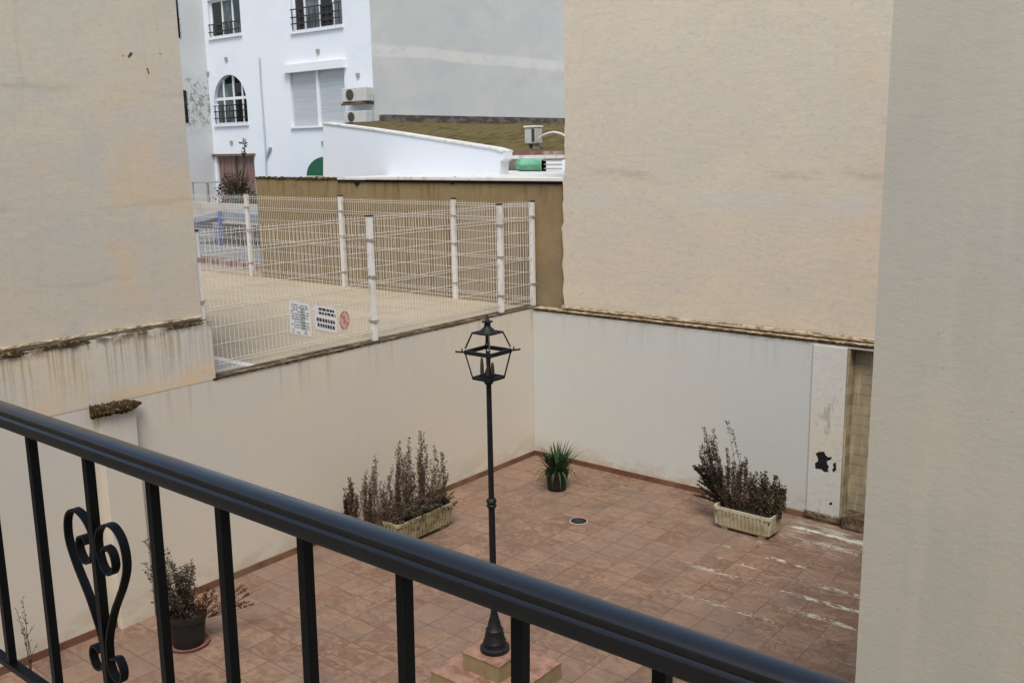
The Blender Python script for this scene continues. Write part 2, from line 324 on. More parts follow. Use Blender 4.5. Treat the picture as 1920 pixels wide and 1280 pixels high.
RFm = Mat('mossy_roof_tile', sr(134, 116, 74), .95, spec=.1)
RFm.blotch((.5, .25, 1), .40, .60, sr(112, 104, 60), .8, detail=5); RFm.blotch((7, 1.6, 2), .46, .62, sr(152, 130, 90), .8, detail=6, rough=.7); RFm.blotch((9, .9, 2), .54, .64, sr(82, 66, 48), .8, off=(2, 2, 2), detail=5)
DTm = Mat('dark_flashing', sr(82, 74, 64), 1); DTm.blotch((5, 2, 5), .45, .6, sr(124, 112, 98), .8, detail=5)
GNm = Mat('green_plastic', sr(92, 150, 116), .45); GNm.blotch((4, 4, 14), .45, .65, sr(140, 188, 156), .7)
AWm = Mat('green_awning', sr(40, 92, 66), .8)
BLm = Mat('blue_paint', sr(70, 100, 160), .5)
TPm = Mat('grey_tarpaulin', sr(140, 148, 154), .7); TPm.blotch((2, 2, 3), .4, .66, sr(112, 120, 130), .7)
HDm = Mat('teal_hedge', sr(64, 78, 70), .9); HDm.blotch((3, 3, 3), .45, .62, sr(100, 112, 102), .8)
KBm = Mat('red_kerb', sr(124, 84, 78), .9); KBm.blotch((6, 1, 1), .45, .6, sr(172, 150, 140), .8)
POm = Mat('cream_planter_plastic', sr(190, 180, 152), .7); POm.blotch((5, 5, 9), .45, .65, sr(160, 142, 100), .7); POm.blotch((12, 12, 12), .58, .7, sr(120, 104, 74), .5)
P2m = Mat('stained_cream_plastic', sr(176, 160, 116), .75); P2m.blotch((7, 7, 10), .42, .60, sr(140, 122, 76), .8); P2m.blotch((22, 22, 22), .54, .64, sr(78, 66, 46), .7)
BPm = Mat('black_pot_plastic', (.014, .014, .014, 1), .5); BPm.blotch((8, 8, 8), .5, .7, sr(54, 50, 44), .5)
TCm = Mat('terracotta_pot', sr(128, 84, 70), .85); TCm.blotch((14, 14, 14), .5, .65, sr(176, 130, 110), .6)
SOm = Mat('dry_soil', sr(52, 42, 34), 1); SOm.bump(SOm.noise(60, 4), .8, .02)
def leafm(name, a, b, c=None):
    m = Mat(name, a, .7, spec=.2); m.mix(m.ramp(m.noise((9, 9, 6), 3), .4, .6), b, 1)
    m.blotch((40, 40, 40), .52, .62, c or b, .9); return m
DLm = leafm('dry_purple_leaf', sr(92, 72, 66), sr(118, 98, 86), sr(64, 50, 44))
DGm = leafm('dry_grey_leaf', sr(100, 92, 76), sr(76, 70, 54), sr(134, 122, 102))
DBm = leafm('dark_shrub_leaf', sr(60, 50, 40), sr(46, 52, 34), sr(84, 72, 56))
GRm = leafm('green_shrub_leaf', sr(84, 80, 54), sr(58, 60, 38), sr(108, 92, 68))
BDg = leafm('green_blade', sr(66, 92, 50), sr(46, 68, 38), sr(96, 122, 78))
RDm = leafm('dry_red_leaf', sr(122, 76, 58), sr(96, 60, 46), sr(146, 100, 78))
STEM = Mat('dry_stem', sr(92, 74, 60), .9)
SGm = Mat('sign_white', sr(226, 224, 218), .5); SGk = Mat('sign_black_print', sr(50, 50, 50), .6); SGg = Mat('sign_green_print', sr(158, 184, 168), .6); SGr = Mat('sign_red_print', sr(186, 116, 106), .6)
TINTS = [(CGm, (1.1, 1.05, .98)), (P2m, (.85, .9, 1.1)), (BRm, (1.75, 1.85, 1.75)), (Gm, (1.03, 1.02, .99)), (LBm, (1.0, 1.12, 1.12)), (Gm, (1.4, 1.355, 1.28)), (RFm, (.52, .53, .49)), (Tm, (.80, .85, .88)), (BBm, (1.12, 1.20, 1.22)),
         (GWm, (1.36, 1.37, 1.28)), (CWm, (1.31, 1.40, 1.40)), (RWm, (1.17, 1.25, 1.26)), (Fm, (.67, .78, .77)), (LGm, (.86, .89, .90)),
         (DLm, (.86, .84, .72)), (DGm, (.7, .72, .7)), (STEM, (.6, .6, .6)), (BDg, (.58, .60, .58)), (IRm, (.7, .7, .7)), (SBm, (1.22, 1.30, 1.26)), (Wm, (.98, 1.0, 1.0)), (BSm, (.68, .76, .76)), (PLt, (.75, .85, .86)), (PLs, (.8, .86, .88))]
BUm = Mat('milky_bulb', sr(74, 62, 52), .5)
m_ = lambda M_: M_.m
for M_, g_ in TINTS: tint(M_, *g_)
PIm = plaster('flaking_pilaster_paint', sr(196, 194, 182), sr(204, 190, 158), sr(186, 186, 176), .6, .5, 1.3, fine=.25, off=(5, 5, 5))
PIm.blotch((6, 6, 2), .60, .66, sr(150, 140, 118), .6, off=(1, 2, 3), detail=6); tint(PIm, 1.14, 1.14, 1.16)
# ------------------------------------------------------------------ setting
XL, YR, ZW = -8.34, 10.66, 2.18
def struct(mb, name, m, **k): return tag(mb.build(name, m.m, **k), None, None, kind='structure')
struct(MB().box(-160, 160, -90, 200, -1.2, -.02), 'ground', STm)
struct(MB().box(XL-.3, 6, -6, YR+.2, -.018, 0), 'courtyard_floor', Fm)
# raised lot: sand, then grey concrete strip near the left building
struct(MB().box(-60, XL-.1, 6.08, 200, -.015, 2.15), 'sandy_lot', LGm)
struct(MB().box(-60, XL-.1, -40, 6.08, -.015, 2.147), 'concrete_strip', CGm)
struct(MB().box(-30, XL-.1, 6.03, 6.14, 2.148, 2.156), 'painted_line', WPm)
# street beyond the lot, left of the tan building
a, b = at(355, 492, 2, 2.15), at(480, 503, 2, 2.15)
struct(MB().prism([(-70, 12.25, 2.152), (-15.3, 11.3, 2.152), (-15.3, 60, 2.152), (-70, 60, 2.152)], (0, 0, .006)), 'street', STm)
kb = MB(); kb.bar((-34, 12.9, 2.20), (-15.25, 11.45, 2.20), .28, .13); struct(kb, 'kerb', KBm)

def jag(p0, p1, thick, amp_top, amp_bot, h, out, seed, n=90, hmod=None):
    """rough crust along a line from p0 to p1 (flat depth direction out), uneven upper and lower edges"""
    rnd = random.Random(seed); mb = MB(); p0, p1, out = Vector(p0), Vector(p1), Vector(out)
    rows = []
    for i in range(n+1):
        t = i/n; p = p0.lerp(p1, t); q = noise.noise(Vector((t*26, seed, 0))); q2 = noise.noise(Vector((t*70, seed+9, 0))); q3 = noise.noise(Vector((t*8, seed+3, 0)))
        k = 1 if hmod is None else hmod(t)
        tz = (h*.5 + amp_top*(q*.7+q2*.5)) * k; bz = (-h*.5 - amp_bot*max(-.4, (q2*.8 + q3*.9)))*k
        th = thick*(.7+.5*abs(q))*max(k, .2)
        rows.append([mb.bm.verts.new(p+Vector((0, 0, tz))), mb.bm.verts.new(p+out*th*.8+Vector((0, 0, tz*.7))), mb.bm.verts.new(p+out*th+Vector((0, 0, bz*.3))), mb.bm.verts.new(p+out*th*.35+Vector((0, 0, bz))), mb.bm.verts.new(p+Vector((0, 0, bz)))])
    for a, b in zip(rows, rows[1:]):
        for k in range(5): mb.bm.faces.new((a[k], a[(k+1)%5], b[(k+1)%5], b[k]))
    mb.bm.faces.new(rows[0]); mb.bm.faces.new(rows[-1][::-1]); return mb

# left courtyard wall -------------------------------------------------
w = thing('courtyard_wall', 'long cream courtyard wall behind the lamp, dark dirty line along its top', 'wall', (XL, 5, 0))
MB().box(XL-.18, XL, -6, YR+.16, -.3, ZW-.012).build('rendered_wall', CWm.m, w)
MB().box(XL-.17, XL-.004, 5.42, YR+.15, ZW-.0125, ZW+.004).build('wall_top', DRm.m, w)
jag((XL, 5.42, ZW-.008), (XL, YR, ZW-.008), .012, .004, .010, .014, (1, 0, 0), 3, 260, lambda t: 1.5-1.0*t).build('dirt_line', MSm.m, w)
MB().box(XL+.001, XL+.016, 4.62, YR-.002, .001, .07).build('skirting', BSm.m, w)
MB().box(XL+.001, XL+.016, -6, 4.23, .001, .07).build('skirting', BSm.m, w)
p = MB(); p.box(XL-.02, XL+.085, 4.17, 4.52, -.1, 2.10).build('pilaster', CWm.m, w, bevel=.008)
jag((XL+.045, 4.10, 2.135), (XL+.045, 4.60, 2.115), .11, .03, .03, .10, (1, 0, 0), 12, 40, lambda t: (1.15 if t < .72 else 1.15-3.2*(t-.72))).build('moss_clump', MSm.m, w)
MB().box(XL-.03, XL+.12, 4.13, 4.42, 2.102, 2.165).build('moss_bed', MSm.m, w, bevel=.014)
# right courtyard wall ------------------------------------------------
w = thing('courtyard_wall', 'whitewashed courtyard wall facing the railing, planter and corner pot at its foot', 'wall', (-6, YR, 0))
MB().box(XL+.003, -3.83, YR, YR+.14, -.3, ZW-.03).build('rendered_wall', RWm.m, w)
MB().box(XL+.02, -4.235, YR-.016, YR-.001, .001, .07).build('skirting', BSm.m, w)
pil = MB(); pil.box(-4.225, -3.83, YR-.022, YR-.001, .0, ZW-.06).build('pilaster', PIm.m, w, bevel=.006)
jag((-4.24, YR-.024, .06), (-3.80, YR-.024, .05), .03, .03, .01, .10, (0, -1, 0), 77, 30).build('cement_foot', DRm.m, w)
# broken black hole in the pilaster
def patch(c, pts, th): 
    mb = MB(); mb.prism([(c[0]+u, c[1], c[2]+v) for u, v in pts], (0, -th, 0)); return mb
def px_poly(pts, ax, v): return [at(a, b, ax, v) for a, b in pts]
h = MB()
h.prism(px_poly([(1529,850),(1534,847),(1545,846),(1548,853),(1553,857),(1560,856),(1558,861),(1550,864),(1551,870),(1554,874),(1552,880),(1554,884),(1545,884),(1540,879),(1529,878),(1528,868),(1534,864),(1533,857)], 1, YR-.0245), (0, .0012, 0))
h.prism(px_poly([(1562,869),(1567,866),(1568,880),(1563,885),(1560,880),(1563,877)], 1, YR-.0245), (0, .0012, 0))
h.prism(px_poly([(1555,942),(1560,941),(1560,946),(1555,946)], 1, YR-.0245), (0, .0012, 0))
loose(h, 'broken_patch', DKm.m, w)
MB().box(-3.83, -2.6, YR+.16, YR+.3, -.3, ZW-.03).build('bare_blockwork', BRm.m, w)
MB().box(-3.825, -3.80, YR+.001, YR+.17, -.3, ZW-.03).build('bare_reveal', BRm.m, w)
MB().box(-3.78, -2.6, YR-.10, YR+.15, 0, .17).build('cement_foot', DRm.m, w, bevel=.02)
MB().box(XL+.003, -2.6, YR-.004, YR+.19, ZW-.03, ZW-.008).build('ledge', MFm.m, w)
jag((XL+.02, YR-.002, ZW-.022), (-2.7, YR-.002, ZW-.022), .022, .008, .006, .032, (0, -1, 0), 21, 200).build('dirt_line', MSm.m, w)
jag((-7.9, YR+.12, ZW+.028), (-2.7, YR+.12, ZW+.028), .05, .012, .01, .05, (0, -1, 0), 31, 200).build('mortar_fillet', MFm.m, w)
MB().box(XL+.05, -3.5, YR-.0015, YR, ZW-.066, ZW-.044).build('pale_edge', WPm.m, w)
# left beige building ---------------------------------------------------
yE = 5.40
w = thing('beige_building', 'blotchy cream building on the left, stained band and mossy ledge below', 'building', (-12, 0, 0))
MB().box(-22, -8.42, -12, yE, 2.16, 6.6).build('rendered_wall', LBm.m, w)
MB().box(-8.419, -8.337, -12, yE+.05, 2.1685, 2.775).build('stained_band', SBm.m, w)
jag((-8.375, -2, 2.765), (-8.375, yE+.04, 2.760), .088, .020, .05, .075, (1, 0, 0), 41, 420, lambda t: .38+1.0*abs(noise.noise(Vector((t*13, 2, 2))))+.4*(1-t)+.25*noise.noise(Vector((t*60, 5, 2)))).build('mossy_ledge', MSm.m, w)
jag((-8.415, -2, 2.82), (-8.415, yE-.02, 2.808), .035, .006, .006, .03, (1, 0, 0), 47, 200).build('mortar_fillet', MFm.m, w)
h = MB()
for pts in ([(239,106),(245,98),(249,100),(246,105),(242,109)], [(275,127),(278,129),(280,138),(278,139)], [(229,104),(232,103),(231,105)], [(298,101),(303,101),(302,102)]):
    h.prism(px_poly(pts, 0, -8.4175), (-.0012, 0, 0))
loose(h, 'plaster_chip', DRm.m, w)
# right beige building ---------------------------------------------------
w = thing('beige_building', 'tall sandy cream rendered building above the white courtyard wall', 'building', (-4, YR+.14, 0))
rnd = random.Random(5)
edge = []
for i in range(60):                                  # render coat with a broken left edge, over the tan wall
    zz = 2.19 + i*(6.9-2.19)/59
    xx = -7.86 + .02*noise.noise(Vector((0, 0, zz*6))) + (-.0 if zz > 4.0 else -.035 - .05*max(0, noise.noise(Vector((3, 1, zz*4.1)))) - .02*noise.noise(Vector((3, 1, zz*17))))
    edge.append((xx, zz))
rc = MB(); rows = []
for i, (xx, zz) in enumerate(edge): rows.append((rc.bm.verts.new((xx, YR+.14, zz)), rc.bm.verts.new((2, YR+.14, zz)), rc.bm.verts.new((xx, YR+.2, zz)), rc.bm.verts.new((2, YR+.2, zz))))
for a, b in zip(rows, rows[1:]):
    rc.bm.faces.new((a[0], a[1], b[1], b[0])); rc.bm.faces.new((a[0], b[0], b[2], a[2])); rc.bm.faces.new((a[2], b[2], b[3], a[3]))
rc.build('render_coat', BBm.m, w)
MB().box(-7.84, 2, YR+.201, 24, 2.19, 6.9).build('masonry', BBm.m, w)
# grey house wing on the right -----------------------------------------------
w = thing('grey_building', 'plain grey rendered wall filling the right edge of the view', 'building', (0, 3, 0))
MB().box(-.83, 6, 2.5, YR-.4, -.3, 5.6).build('rendered_wall', GWm.m, w)
# own house behind the camera, its balcony slab and parapet -------------------
w = thing('balcony_house', 'grey rendered house and balcony the photographer stands on', 'building', (0, -1.4, 0))
MB().box(-8.3, 6, -6, -1.4, -.3, 5.2).build('rendered_wall', GWm.m, w)
MB().box(-5, 3, -1.4, .9, 2.72, 2.85).build('balcony_slab', GWm.m, w)
MB().box(-5, 3, .76, .86, 2.85, 3.08).build('parapet', GWm.m, w)
# tan low building -------------------------------------------------------------
w = thing('low_building', 'tan earth coloured wall of a low building behind the white mesh fence', 'building', (-11, 10.88, 2.15))
MB().box(-14.87, -7.87, 10.88, 14.2, 2.15, 3.93).build('rendered_wall', Tm.m, w)
MB().box(-11.9, -7.90, 10.83, 14.2, 3.937, 3.985).build('roof_slab', WPm.m, w, bevel=.006)
MB().box(-12.6, -11.9, 10.85, 14.2, 3.933, 3.968).build('roof_slab', WPm.m, w)
jag((-14.87, 10.9, 3.95), (-12.6, 10.9, 3.94), .05, .045, .03, .05, (0, -1, 0), 55, 90).build('mossy_top', MSm.m, w)
MB().box(-12.6, -7.90, 10.862, 10.879, 3.895, 3.931).build('painted_shade_strip', DKm.m, w)  # solid black strip standing in for the shade under the slab edge
for q in ((668, 343), (846, 340)):
    c = at(*q, 1, 10.85); MB().tube([c, c+Vector((0, .1, 0.02))], .05, 10).build('drain_spout', DKm.m, w)
# mesh fences ---------------------------------------------------------------------
def post(parent, c, z0, z1, zs, along):
    p = MB().box(c[0]-.032, c[0]+.032, c[1]-.032, c[1]+.032, z0, z1).build('post', FPm.m, parent, bevel=.004)
    MB().box(c[0]-.036, c[0]+.036, c[1]-.036, c[1]+.036, z1, z1+.018).build('cap', CPm.m, p)
    cl = MB()
    for zz in zs: cl.box(c[0]-.045, c[0]+.045, c[1]-.038, c[1]+.038, zz-.014, zz+.014)
    loose(cl, 'clamp', CLm.m, p)
    return p
def panel(parent, a, b, z0, wt):
    a, b = Vector(a), Vector(b); L = (b-a).length; d = (b-a)/L; n = Vector((d.y, -d.x, 0)); mb = MB()
    fold = [.10, .66, 1.22]; hz = [.02, .085, .115, .29, .47, .645, .675, .85, 1.03, 1.2, 1.24, 1.40, 1.43]
    def prof(zz):
        m = min(abs(zz-f) for f in fold); return .010*max(0, 1-m/.05)
    zl = [.0]+sorted(sum(([f-.05, f, f+.05] for f in fold), []))+[1.46]
    k = int(L/.052)
    for i in range(k):
        p = a + d*(.045 + i*.052)
        if (p-a).length > L-.03: break
        mb.tube([p + n*prof(zz) + Vector((0, 0, z0+zz)) for zz in zl], wt/2, 4, False)
    for zz in hz: mb.bar(a + n*(prof(zz)+.005) + Vector((0, 0, z0+zz)), b + n*(prof(zz)+.005) + Vector((0, 0, z0+zz)), wt*.95, wt*.95)
    return mb.build('wire_panel', WRm.m, parent, fix=False)
fA = thing('mesh_fence', 'white welded mesh fence standing along the top of the cream courtyard wall', 'fence', (-8.42, 8, ZW), 'white mesh fences round the lot')
yA = [10.80, 10.06, 7.70, 5.42]
for y_ in yA[1:]: post(fA, (-8.42 if y_ > 6 else -8.47, y_), ZW+.004, 3.65, (2.42, 2.95, 3.38), 1)
post(fA, (-8.43, 10.78), ZW+.004, 3.655, (2.5, 3.45), 1)
for y0, y1 in zip(yA, yA[1:]): panel(fA, (-8.42, y1+.04, 0), (-8.42, y0-.04, 0), ZW+.03, .0056)
fB = thing('mesh_fence', 'white welded mesh fence at the foot of the tan wall', 'fence', (-12, 10.79, 2.15), 'white mesh fences round the lot')
xB = [-8.43, -9.93, -12.48, -15.07, -17.6, -20.2, -22.8]
for x_ in xB[1:]: post(fB, (x_, 10.79), 2.15, 3.665, (2.4, 3.0, 3.42), 0)
for x0, x1 in zip(xB, xB[1:]): panel(fB, (x1+.04, 10.79, 0), (x0-.04, 10.79, 0), 2.18, .0062)
# notices on the fence
def notice(corners, label, rows, greens, seed, name='notice'):
    rnd = random.Random(seed); X = -8.40
    q = [at(a, b, 0, X) for a, b in corners]
    bd = thing(name, label, 'sign', tuple(sum(q, Vector())/4), 'notices hung on the mesh fence')
    MB().prism(q, (-.006, 0, 0)).build('board', SGm.m, bd)
    def uv(u, v): 
        t = q[0].lerp(q[1], u); b_ = q[3].lerp(q[2], u); return t.lerp(b_, v) + Vector((.0015, 0, 0))
    tx = MB()
    for (v0, v1, words, lo, hi, dens) in rows:
        u = lo
        while u < hi-.02:
            wd = min(rnd.uniform(*words), hi-u)
            if rnd.random() < dens: tx.bm.faces.new([tx.bm.verts.new(p) for p in (uv(u, v0), uv(u+wd, v0), uv(u+wd, v1), uv(u, v1))])
            u += wd + rnd.uniform(.02, .04)
    tx.build('print', SGk.m, bd, fix=False)
    if greens:
        g = MB()
        for (u0, u1, v0, v1) in greens: g.bm.faces.new([g.bm.verts.new(p - Vector((.0007, 0, 0))) for p in (uv(u0, v0), uv(u1, v0), uv(u1, v1), uv(u0, v1))])
        g.build('green_print', SGg.m, bd, fix=False)
notice([(542, 562), (581, 570), (585, 631), (545, 624)], 'white notice with dense lines of text and a green centre, left of the pair', [(.10, .125, (.05, .14), .1, .9, .95), (.17, .195, (.05, .14), .1, .9, .95), (.24, .265, (.05, .14), .05, .6, .9), (.30, .325, (.05, .14), .05, .9, .9), (.38, .405, (.05, .14), .08, .9, .9), (.46, .485, (.05, .14), .08, .85, .9), (.53, .555, (.05, .14), .1, .6, .9), (.61, .635, (.05, .14), .2, .9, .9), (.70, .725, (.05, .14), .06, .9, .9), (.78, .805, (.05, .14), .2, .9, .9), (.86, .885, (.05, .14), .1, .8, .8), (.93, .955, (.05, .14), .1, .8, .8)], [(.52, .72, .2, .84)], 3)
notice([(588, 570), (630, 578), (633, 625), (592, 616)], 'white notice with two text lines over two rows of large digits, right of the pair', [(.10, .2, (.08, .16), .08, .9, .95), (.26, .36, (.08, .16), .2, .95, .95), (.52, .66, (.07, .10), .08, .9, .95), (.74, .88, (.07, .10), .1, .9, .95)], None, 8)
X = -8.40; c = at(646, 600, 0, X)
s = thing('warning_sign', 'small faded red symbol sign hung right of the two white notices', 'sign', tuple(c), 'notices hung on the mesh fence')
mb = MB(); mb.prism([c+Vector((0, .075*math.cos(a), .11*math.sin(a))) for a in [2*math.pi*k/20 for k in range(20)]], (-.005, 0, 0)); mb.build('board', Mat('faded_pink', sr(206, 176, 160), .6).m, s)
mb = MB()
for k in range(20):
    a0, a1 = 2*math.pi*k/20, 2*math.pi*(k+1)/20
    if k % 5 == 4: continue
    mb.quad(*[c+Vector((.0015, r*.68*math.cos(a_), r*math.sin(a_))) for r, a_ in ((.108, a0), (.108, a1), (.088, a1), (.088, a0))])
mb.quad(*[c+Vector((.0015, u, v)) for u, v in ((-.05, .055), (-.036, .065), (.05, -.055), (.036, -.065))])
mb.quad(*[c+Vector((.0018, u, v)) for u, v in ((-.02, -.05), (.0, -.05), (.01, .05), (-.015, .06))])
mb.build('symbol', SGr.m, s, fix=False)
# ------------------------------------------------------------------ street lamp and its plinth
LX, LY = -4.84, 5.61
pl = thing('lamp_plinth', 'two stepped tiled plinth with beige risers under the black lamp post', 'plinth', (LX, LY, 0))
def tier(x0, x1, y0, y1, z0, z1):
    MB().box(x0, x1, y0, y1, z0, z1-.014).build('riser', PLs.m, pl, bevel=.002)
    MB().box(x0-.004, x1+.004, y0-.004, y1+.004, z1-.0138, z1).build('tread', PLt.m, pl, bevel=.003)
    g = MB()
    for xx in [x0 + (x1-x0)*k/2 for k in (1,)]: g.box(xx-.002, xx+.002, y0-.0045, y1, z1, z1+.0012)
    g.build('grout', BSm.m, pl)
tier(-5.22, -4.44, 5.23, 6.0, .001, .15); tier(-5.03, -4.64, 5.42, 5.80, .151, .30)
lp = thing('street_lamp', 'black iron lamp post with open lantern head on the tiled plinth', 'street lamp', (LX, LY, .3))
c = (LX, LY, 0)
MB().lathe([(.118, .301), (.125, .315), (.122, .335), (.098, .345), (.092, .37), (.097, .385), (.088, .40), (.078, .45), (.072, .475), (.074, .49), (.06, .505), (.048, .56), (.036, .60), (.030, .63)], c, 24).build('base', IRm.m, lp, smooth='auto')
MB().lathe([(.028, .62), (.026, 1.55)], c, 20).build('lower_pole', IRm.m, lp, smooth='auto')
MB().lathe([(.027, 1.545), (.036, 1.555), (.042, 1.575), (.030, 1.585), (.043, 1.60), (.040, 1.62), (.028, 1.632)], c, 20).build('collar', IRm.m, lp, smooth='auto')
MB().lathe([(.023, 1.63), (.0205, 2.59)], c, 20).build('upper_pole', IRm.m, lp, smooth='auto')
ln = thing('lantern', None, None, (LX, LY, 2.58)); ln.location = (0, 0, 2.28); ln.parent = lp
MB().lathe([(.021, 2.575), (.034, 2.585), (.040, 2.60), (.03, 2.612), (.05, 2.625), (.02, 2.63)], c, 20).build('cup', IRm.m, ln, smooth='auto')
fr = MB(); s0, s1, z0, z1 = .088, .128, 2.632, 2.842
def sq(s, z): return [Vector((LX+i*s, LY+j*s, z)) for i, j in ((-1, -1), (1, -1), (1, 1), (-1, 1))]
A, B, C_, D = sq(s0, z0), sq(s1, z1), sq(s1*.98, 2.872), sq(.085, 2.993)
for k in range(4):
    k2 = (k+1) % 4
    fr.bar(A[k], A[k2], .014, .022); fr.bar(A[k], (LX, LY, z0), .016, .012)
    fr.bar(A[k], B[k], .011); fr.bar(B[k], B[k2], .018, .030)
    fr.bar(C_[k], D[k], .012); fr.bar(D[k], D[k2], .012)
    fr.bar(D[k], (LX, LY, 2.995), .012)
    o = (B[k]-Vector((LX, LY, z1))).normalized(); e = B[k]+o*.075+Vector((0, 0, .008))
    fr.bar(B[k], e, .012); fr.tube([B[k]+o*.02+Vector((0, 0, .0)), B[k]+o*.024+Vector((0, 0, .035))], [.009, .003], 8)
fr.build('frame', IRm.m, ln)
MB().lathe([(.085, 2.984), (.08, 2.993), (.062, 3.003), (.05, 3.02), (.03, 3.036), (.026, 3.05), (.024, 3.068), (.044, 3.075), (.044, 3.083), (.02, 3.088), (.014, 3.10), (.005, 3.135), (.0005, 3.14)], c, 20).build('finial', IRm.m, ln, smooth='auto')
MB().lathe([(.006, 2.875), (.006, 2.99)], c, 8).build('stem', IRm.m, ln)
bh = MB(); bh.lathe([(.05, 2.634), (.046, 2.66), (.03, 2.672), (.02, 2.70), (.012, 2.72), (.01, 2.845)], c, 12)
bh.build('bulb_holder', IRm.m, ln, smooth='auto')
for dx, dy, h_ in ((-.04, -.03, .13), (.03, .015, .09), (.03, -.04, .07)):
    MB().lathe([(.016, 2.66), (.014, 2.66+h_*.6), (.009, 2.66+h_), (.001, 2.665+h_)], (LX+dx, LY+dy, 0), 10).build('bulb', BUm.m, ln, smooth='auto')
# ------------------------------------------------------------------ balcony railing
YB = .8
rail = thing('balcony_railing', 'black metal balcony railing with flat balusters across the foreground', 'railing', (-1, YB, 2.85))
zt = 3.922
prof = [(-.0265, -.0345), (-.0265, -.0180), (-.0260, -.0165), (-.0210, -.0155), (-.0196, -.0140), (-.0194, -.0070), (-.0178, -.0034), (-.0135, -.0008), (-.0080, .0004), (-.002, .0010),
        (.008, .0008), (.013, -.0004), (.0165, -.0028), (.018, -.006), (.018, -.0152), (.0225, -.0163), (.0225, -.0345)]
mb = MB(); mb.prism([(-4.5, YB+u, 3.918+v) for u, v in prof], (6.2, 0, 0)); hr = mb.build('handrail', BKm.m, rail, smooth='auto')
MB().box(-4.5, 1.7, YB-.010, YB+.010, 3.305, 3.318).build('bottom_rail', BAm.m, rail)
bx = [-2.075, -1.862, -1.643, -1.432, -1.235, -1.038, -.84, -.65, -.462]
sp = .205; xs = [-2.075-sp*k for k in range(11, 0, -1)] + bx + [-.462+.19*k for k in range(1, 11)]
W_ = .0165
def baluster(x_):
    b = MB(); t, bt = Vector((x_, YB, 3.886)), Vector((x_-.012, YB, 3.300))
    b.bar(bt, t, W_, W_, (0, 1, 0)); return b
first = baluster(bx[0]).build('baluster', BAm.m, rail, bevel=.001)
for x_ in xs:
    if x_ != bx[0]:
        o = first.copy(); COL.objects.link(o); o.location.x = first.location.x + (x_-bx[0])
def catmull(pts, n=8):
    out = []
    P = [pts[0]]+pts+[pts[-1]]
    for i in range(1, len(P)-2):
        for k in range(n):
            t = k/n; p0, p1, p2, p3 = P[i-1], P[i], P[i+1], P[i+2]
            out.append(tuple(.5*((2*p1[j]) + (-p0[j]+p2[j])*t + (2*p0[j]-5*p1[j]+4*p2[j]-p3[j])*t*t + (-p0[j]+3*p1[j]-3*p2[j]+p3[j])*t**3) for j in (0, 1)))
    out.append(pts[-1]); return out
def strap(x0, z0, s):
    path = catmull([(.020, -.268), (.044, -.262), (.056, -.283), (.046, -.306), (.024, -.305), (.010, -.288), (.010, -.262), (.016, -.225), (.045, -.165), (.085, -.105), (.104, -.060), (.098, -.018), (.072, .004), (.040, .0), (.014, -.022), (.010, -.055), (.022, -.086), (.048, -.092), (.064, -.072), (.058, -.048), (.038, -.042), (.028, -.054)])
    mb = MB(); hw = .0078; th = .0022; rows = []
    for i, (u, v) in enumerate(path):
        a = path[max(0, i-1)]; b = path[min(len(path)-1, i+1)]; tx, tz = b[0]-a[0], b[1]-a[1]; l = math.hypot(tx, tz) or 1; nx, nz = -tz/l, tx/l
        X0 = x0 + s*u - .01*(-v/.3)*.35; rows.append([mb.bm.verts.new((X0+s*nx*th*e, YB+f, z0+v+nz*th*e)) for e, f in ((-1, -hw), (1, -hw), (1, hw), (-1, hw))])
    for a, b in zip(rows, rows[1:]):
        for k in range(4): mb.bm.faces.new((a[k], a[(k+1) % 4], b[(k+1) % 4], b[k]))
    mb.bm.faces.new(rows[0]); mb.bm.faces.new(rows[-1][::-1]); return mb
for s in (-1, 1): strap(-1.645, 3.752, s).build('scroll', BAm.m, rail)
# ------------------------------------------------------------------ floor drain
d = thing('floor_drain', 'small round dark floor drain with a pale rim in the tiled floor', 'drain', (-6.34, 8.94, 0))
MB().lathe([(.0, .001), (.098, .001), (.098, .006), (.0, .0065)], (-6.34, 8.94, 0), 28).build('grate', DKm.m, d)
r = MB(); n = 28
for k in range(n):
    a0, a1 = 2*math.pi*k/n, 2*math.pi*(k+1)/n
    r.quad(*[(-6.34+q*math.cos(a_), 8.94+q*math.sin(a_), zz) for q, a_, zz in ((.097, a0, .008), (.110, a0, .005), (.110, a1, .005), (.097, a1, .008))])
r.build('rim', CGm.m, d)
r = MB()
for k in range(5): r.box(-6.34-.05, -6.34+.05, 8.94-.042+k*.02, 8.94-.035+k*.02, .0066, .009)
r.build('slot_bars', ACd.m, d)
